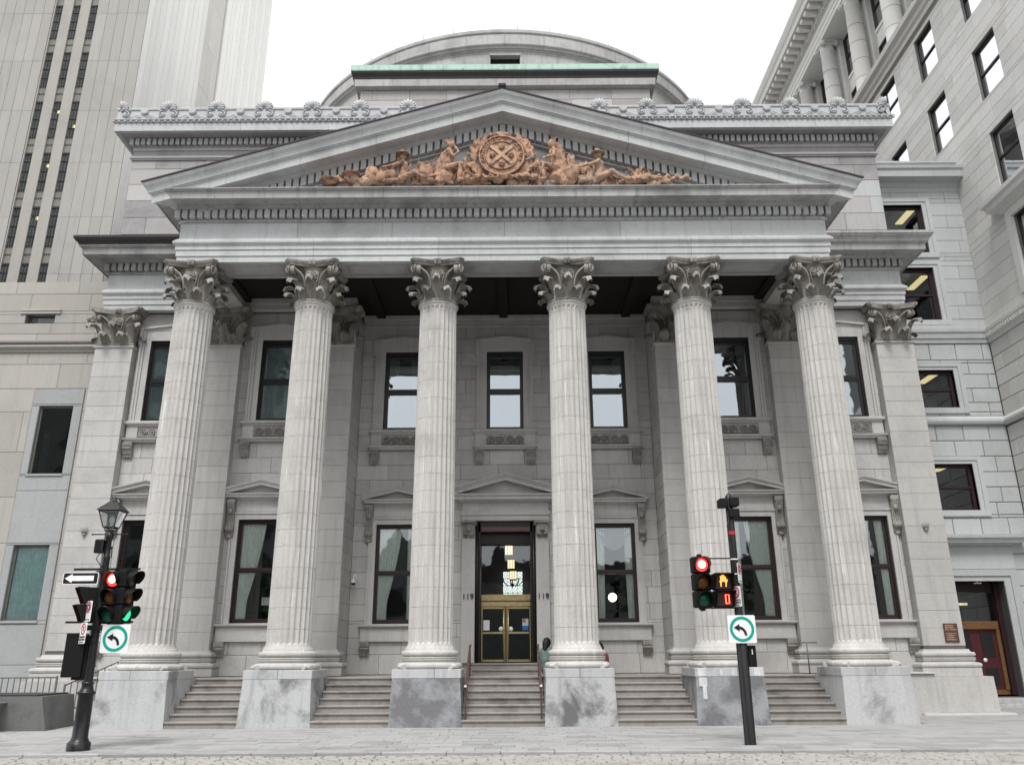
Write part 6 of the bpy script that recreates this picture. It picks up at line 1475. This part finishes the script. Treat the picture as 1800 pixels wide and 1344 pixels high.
for k in range(7): b.tube([(-1.0 + k * .3, -.2, 0), (-.9 + k * .3, -.2, .16), (-.75 + k * .3, -.18, .05)], .045, 6)
for k in range(5): b.tube([(.7 + .09 * k + .13 * math.cos(q), -.12 + .02 * k, .08 + .13 * math.sin(q)) for q in [j * math.pi / 5 for j in range(7)]], .035, 5)
b.tube([(-1.2, -.2, .15), (-1.05, -.22, .25), (-.9, -.2, .15), (-1.0, -.22, .02)], .05, 6); fuse('trophy_heap', b, 'terracotta', .026, ps, (-.1, -.05, 15.62), 0, 1)
b = MB(); b.prism([(-.16, 0), (.16, .0), (.22, .5), (.1, .95), (0, 1.05), (-.1, .95), (-.2, .5)], -.05, .15)
for q in (-.1, 0, .1): b.tube([(q, -.06, .05), (q * 1.2, -.08, .5), (q * .3, -.06, .98)], .03, 5)
fuse('canoe_bow', b, 'terracotta', .025, ps, (-1.22, .12, 15.6), 0, 1); fuse('shield_back', b, 'terracotta_pale', .025, ps, (1.08, .16, 15.62), 0, 1)
b = MB(); b.ball((0, 0, 0), .22, 10, 6, (1.2, .9, .75)); b.lathe([(.001, .0), (.33, -.03), (.34, .0), (.2, .04)], n=14); fuse('hat', b, 'terracotta', .025, ps, (-4.92, .0, 15.92), 0, 1); fuse('hat', b, 'terracotta', .025, ps, (-5.62, .0, 15.72), 0, 1)
b = MB()
for k in range(5): b.tube([(.3 * k, 0, .1), (.3 * k + .15, -.05, .22), (.3 * k + .3, 0, .08)], [.08, .1, .07], 6)
fuse('rope_and_sacks', b, 'terracotta_pale', .025, ps, (-5.5, 0, 15.6), 0, 1); fuse('rope_and_sacks', b, 'terracotta_pale', .025, ps, (4.6, 0, 15.58), 0, 1)
# filling of crates, sacks, foliage and tools between the figures
def heap(seed, w, h, kind):
    q = random.Random(seed); b = MB()
    if kind == 'foliage_carving':
        for k in range(int(34 * w / .5)):
            x = q.uniform(-w, w); z = q.random() ** .8 * h * (1 - .5 * abs(x) / w); M = Euler((q.uniform(-.6, .6), q.uniform(-1.5, 1.5), q.uniform(-.8, .8))).to_matrix(); b.ball((x, q.uniform(-.14, .12), z), .10, 6, 4, (.5, .45, 1.5), M)
        b.ball((0, .05, h * .3), w * .7, 8, 6, (1, .35, h / w * .6))
    elif kind == 'crate_stack':
        for k in range(4): x0 = q.uniform(-w, w * .4); z0 = (k % 2) * h * .42; b.box(x0, x0 + w * .75, -.12 - .03 * k, .2, z0, z0 + h * .46)
        for k in range(5): x = q.uniform(-w, w); b.tube([(x, -.18, 0), (x + q.uniform(-.15, .15), -.16, h)], .03, 5)
    else:
        for k in range(7): b.ball((q.uniform(-w, w), q.uniform(-.15, .1), q.uniform(0, h * .6)), q.uniform(.12, .2), 9, 6, (1.2, .8, .9))
        for k in range(4): b.tube([(q.uniform(-w, w), -.15, q.uniform(0, h * .5)), (q.uniform(-w, w), -.2, h * .7), (q.uniform(-w, w), -.12, q.uniform(0, h * .4))], .045, 6)
    return b
for k, (x, w, h, kd, m_) in enumerate(((-5.05, .35, .45, 'foliage_carving', 'terracotta'), (-4.55, .3, .42, 'sack_pile', 'terracotta_pale'), (-3.85, .42, .75, 'foliage_carving', 'terracotta_pale'), (-2.72, .40, .95, 'crate_stack', 'terracotta'), (-2.15, .30, 1.15, 'foliage_carving', 'terracotta'), (-1.15, .30, .95, 'foliage_carving', 'terracotta_pale'), (-.75, .4, .5, 'sack_pile', 'terracotta'), (.62, .42, .5, 'sack_pile', 'terracotta_pale'), (1.12, .28, 1.0, 'foliage_carving', 'terracotta'), (2.2, .32, 1.1, 'foliage_carving', 'terracotta_pale'), (2.75, .30, .85, 'crate_stack', 'terracotta'), (3.5, .35, .42, 'sack_pile', 'terracotta'), (4.5, .5, .55, 'foliage_carving', 'terracotta'), (5.15, .3, .32, 'sack_pile', 'terracotta_pale'))):
    fuse(kd, heap(k, w, h, kd), m_, .026, ps, (x, .10, 15.52), 0, 1)
# ---------------------------------------------------------------- two people sitting by the fourth column
def person(name, label, loc, rotz, jacket, hair_long):
    t = thing(name, label, 'person', loc, rotz); b = MB()
    # seated, back to the street: pelvis at 0; local -y is towards the viewer
    limb(b, [(0, .0, .10), (0, -.03, .30), (.0, .02, .50)], [.16, .15, .165]); limb(b, [(-.17, .02, .52), (.17, .02, .52)], [.075, .075])
    for s in (-1, 1):
        limb(b, [(s * .18, .02, .52), (s * .24, .06, .27), (s * .15, .28, .20)], [.065, .055, .045]); limb(b, [(s * .09, .02, .09), (s * .12, .45, .13), (s * .12, .50, -.28)], [.095, .08, .055]); b.ball((s * .12, .56, -.31), .055, 7, 5, (.9, 2, .8))
        for k in range(4): limb(b, [(s * .15 - s * .01 * k, .29, .21 - .01 * k), (s * .10 - s * .012 * k, .35, .205 - .018 * k)], [.016, .012], 5)
        limb(b, [(s * .14, .29, .22), (s * .10, .31, .25)], [.016, .013], 5)
    limb(b, [(0, .03, .55), (.0, .05, .63)], [.06, .055])
    b.ball((0, .06, .74), .105, 12, 9, (.88, 1.02, 1.18)); b.ball((0, .175, .73), .022, 6, 5); 
    for s in (-1, 1): b.ball((s * .095, .06, .735), .025, 6, 5, (.6, 1, 1.3)); b.ball((s * .037, .155, .755), .016, 5, 4)
    b.ball((0, .155, .685), .025, 6, 4, (1.4, .5, .5))
    body = fuse('body', b, 'skin', .016, t)
    j = MB(); limb(j, [(0, .0, .10), (0, -.03, .30), (.0, .02, .50)], [.185, .172, .182]); limb(j, [(-.17, .02, .52), (.17, .02, .52)], [.092, .092])
    for s in (-1, 1): limb(j, [(s * .18, .02, .52), (s * .24, .06, .27), (s * .165, .25, .205)], [.085, .072, .06])
    fuse('jacket', j, jacket, .018, t)
    j = MB()
    for s in (-1, 1): limb(j, [(s * .09, .02, .07), (s * .12, .45, .13), (s * .12, .50, -.22)], [.115, .098, .07])
    fuse('trousers', j, 'cloth_black', .018, t)
    h = MB(); h.ball((0, .035, .765), .118, 12, 9, (.95, 1.0, 1.15))
    if hair_long: limb(h, [(0, -.04, .74), (0, -.075, .60), (.02, -.10, .46)], [.10, .085, .05])
    fuse('hair', h, 'hair_black', .018, t); return t
person('person', 'person with long black hair in a grey-green jacket sitting left of the fourth column', (1.15, 1.62, 1.26), R(-25), 'jacket_teal', True)
person('person', 'person in a red top mostly hidden behind the fourth column, at its right', (2.62, 1.72, 1.14), R(20), 'jacket_red', True)
bpy.data.scenes.remove(_work)
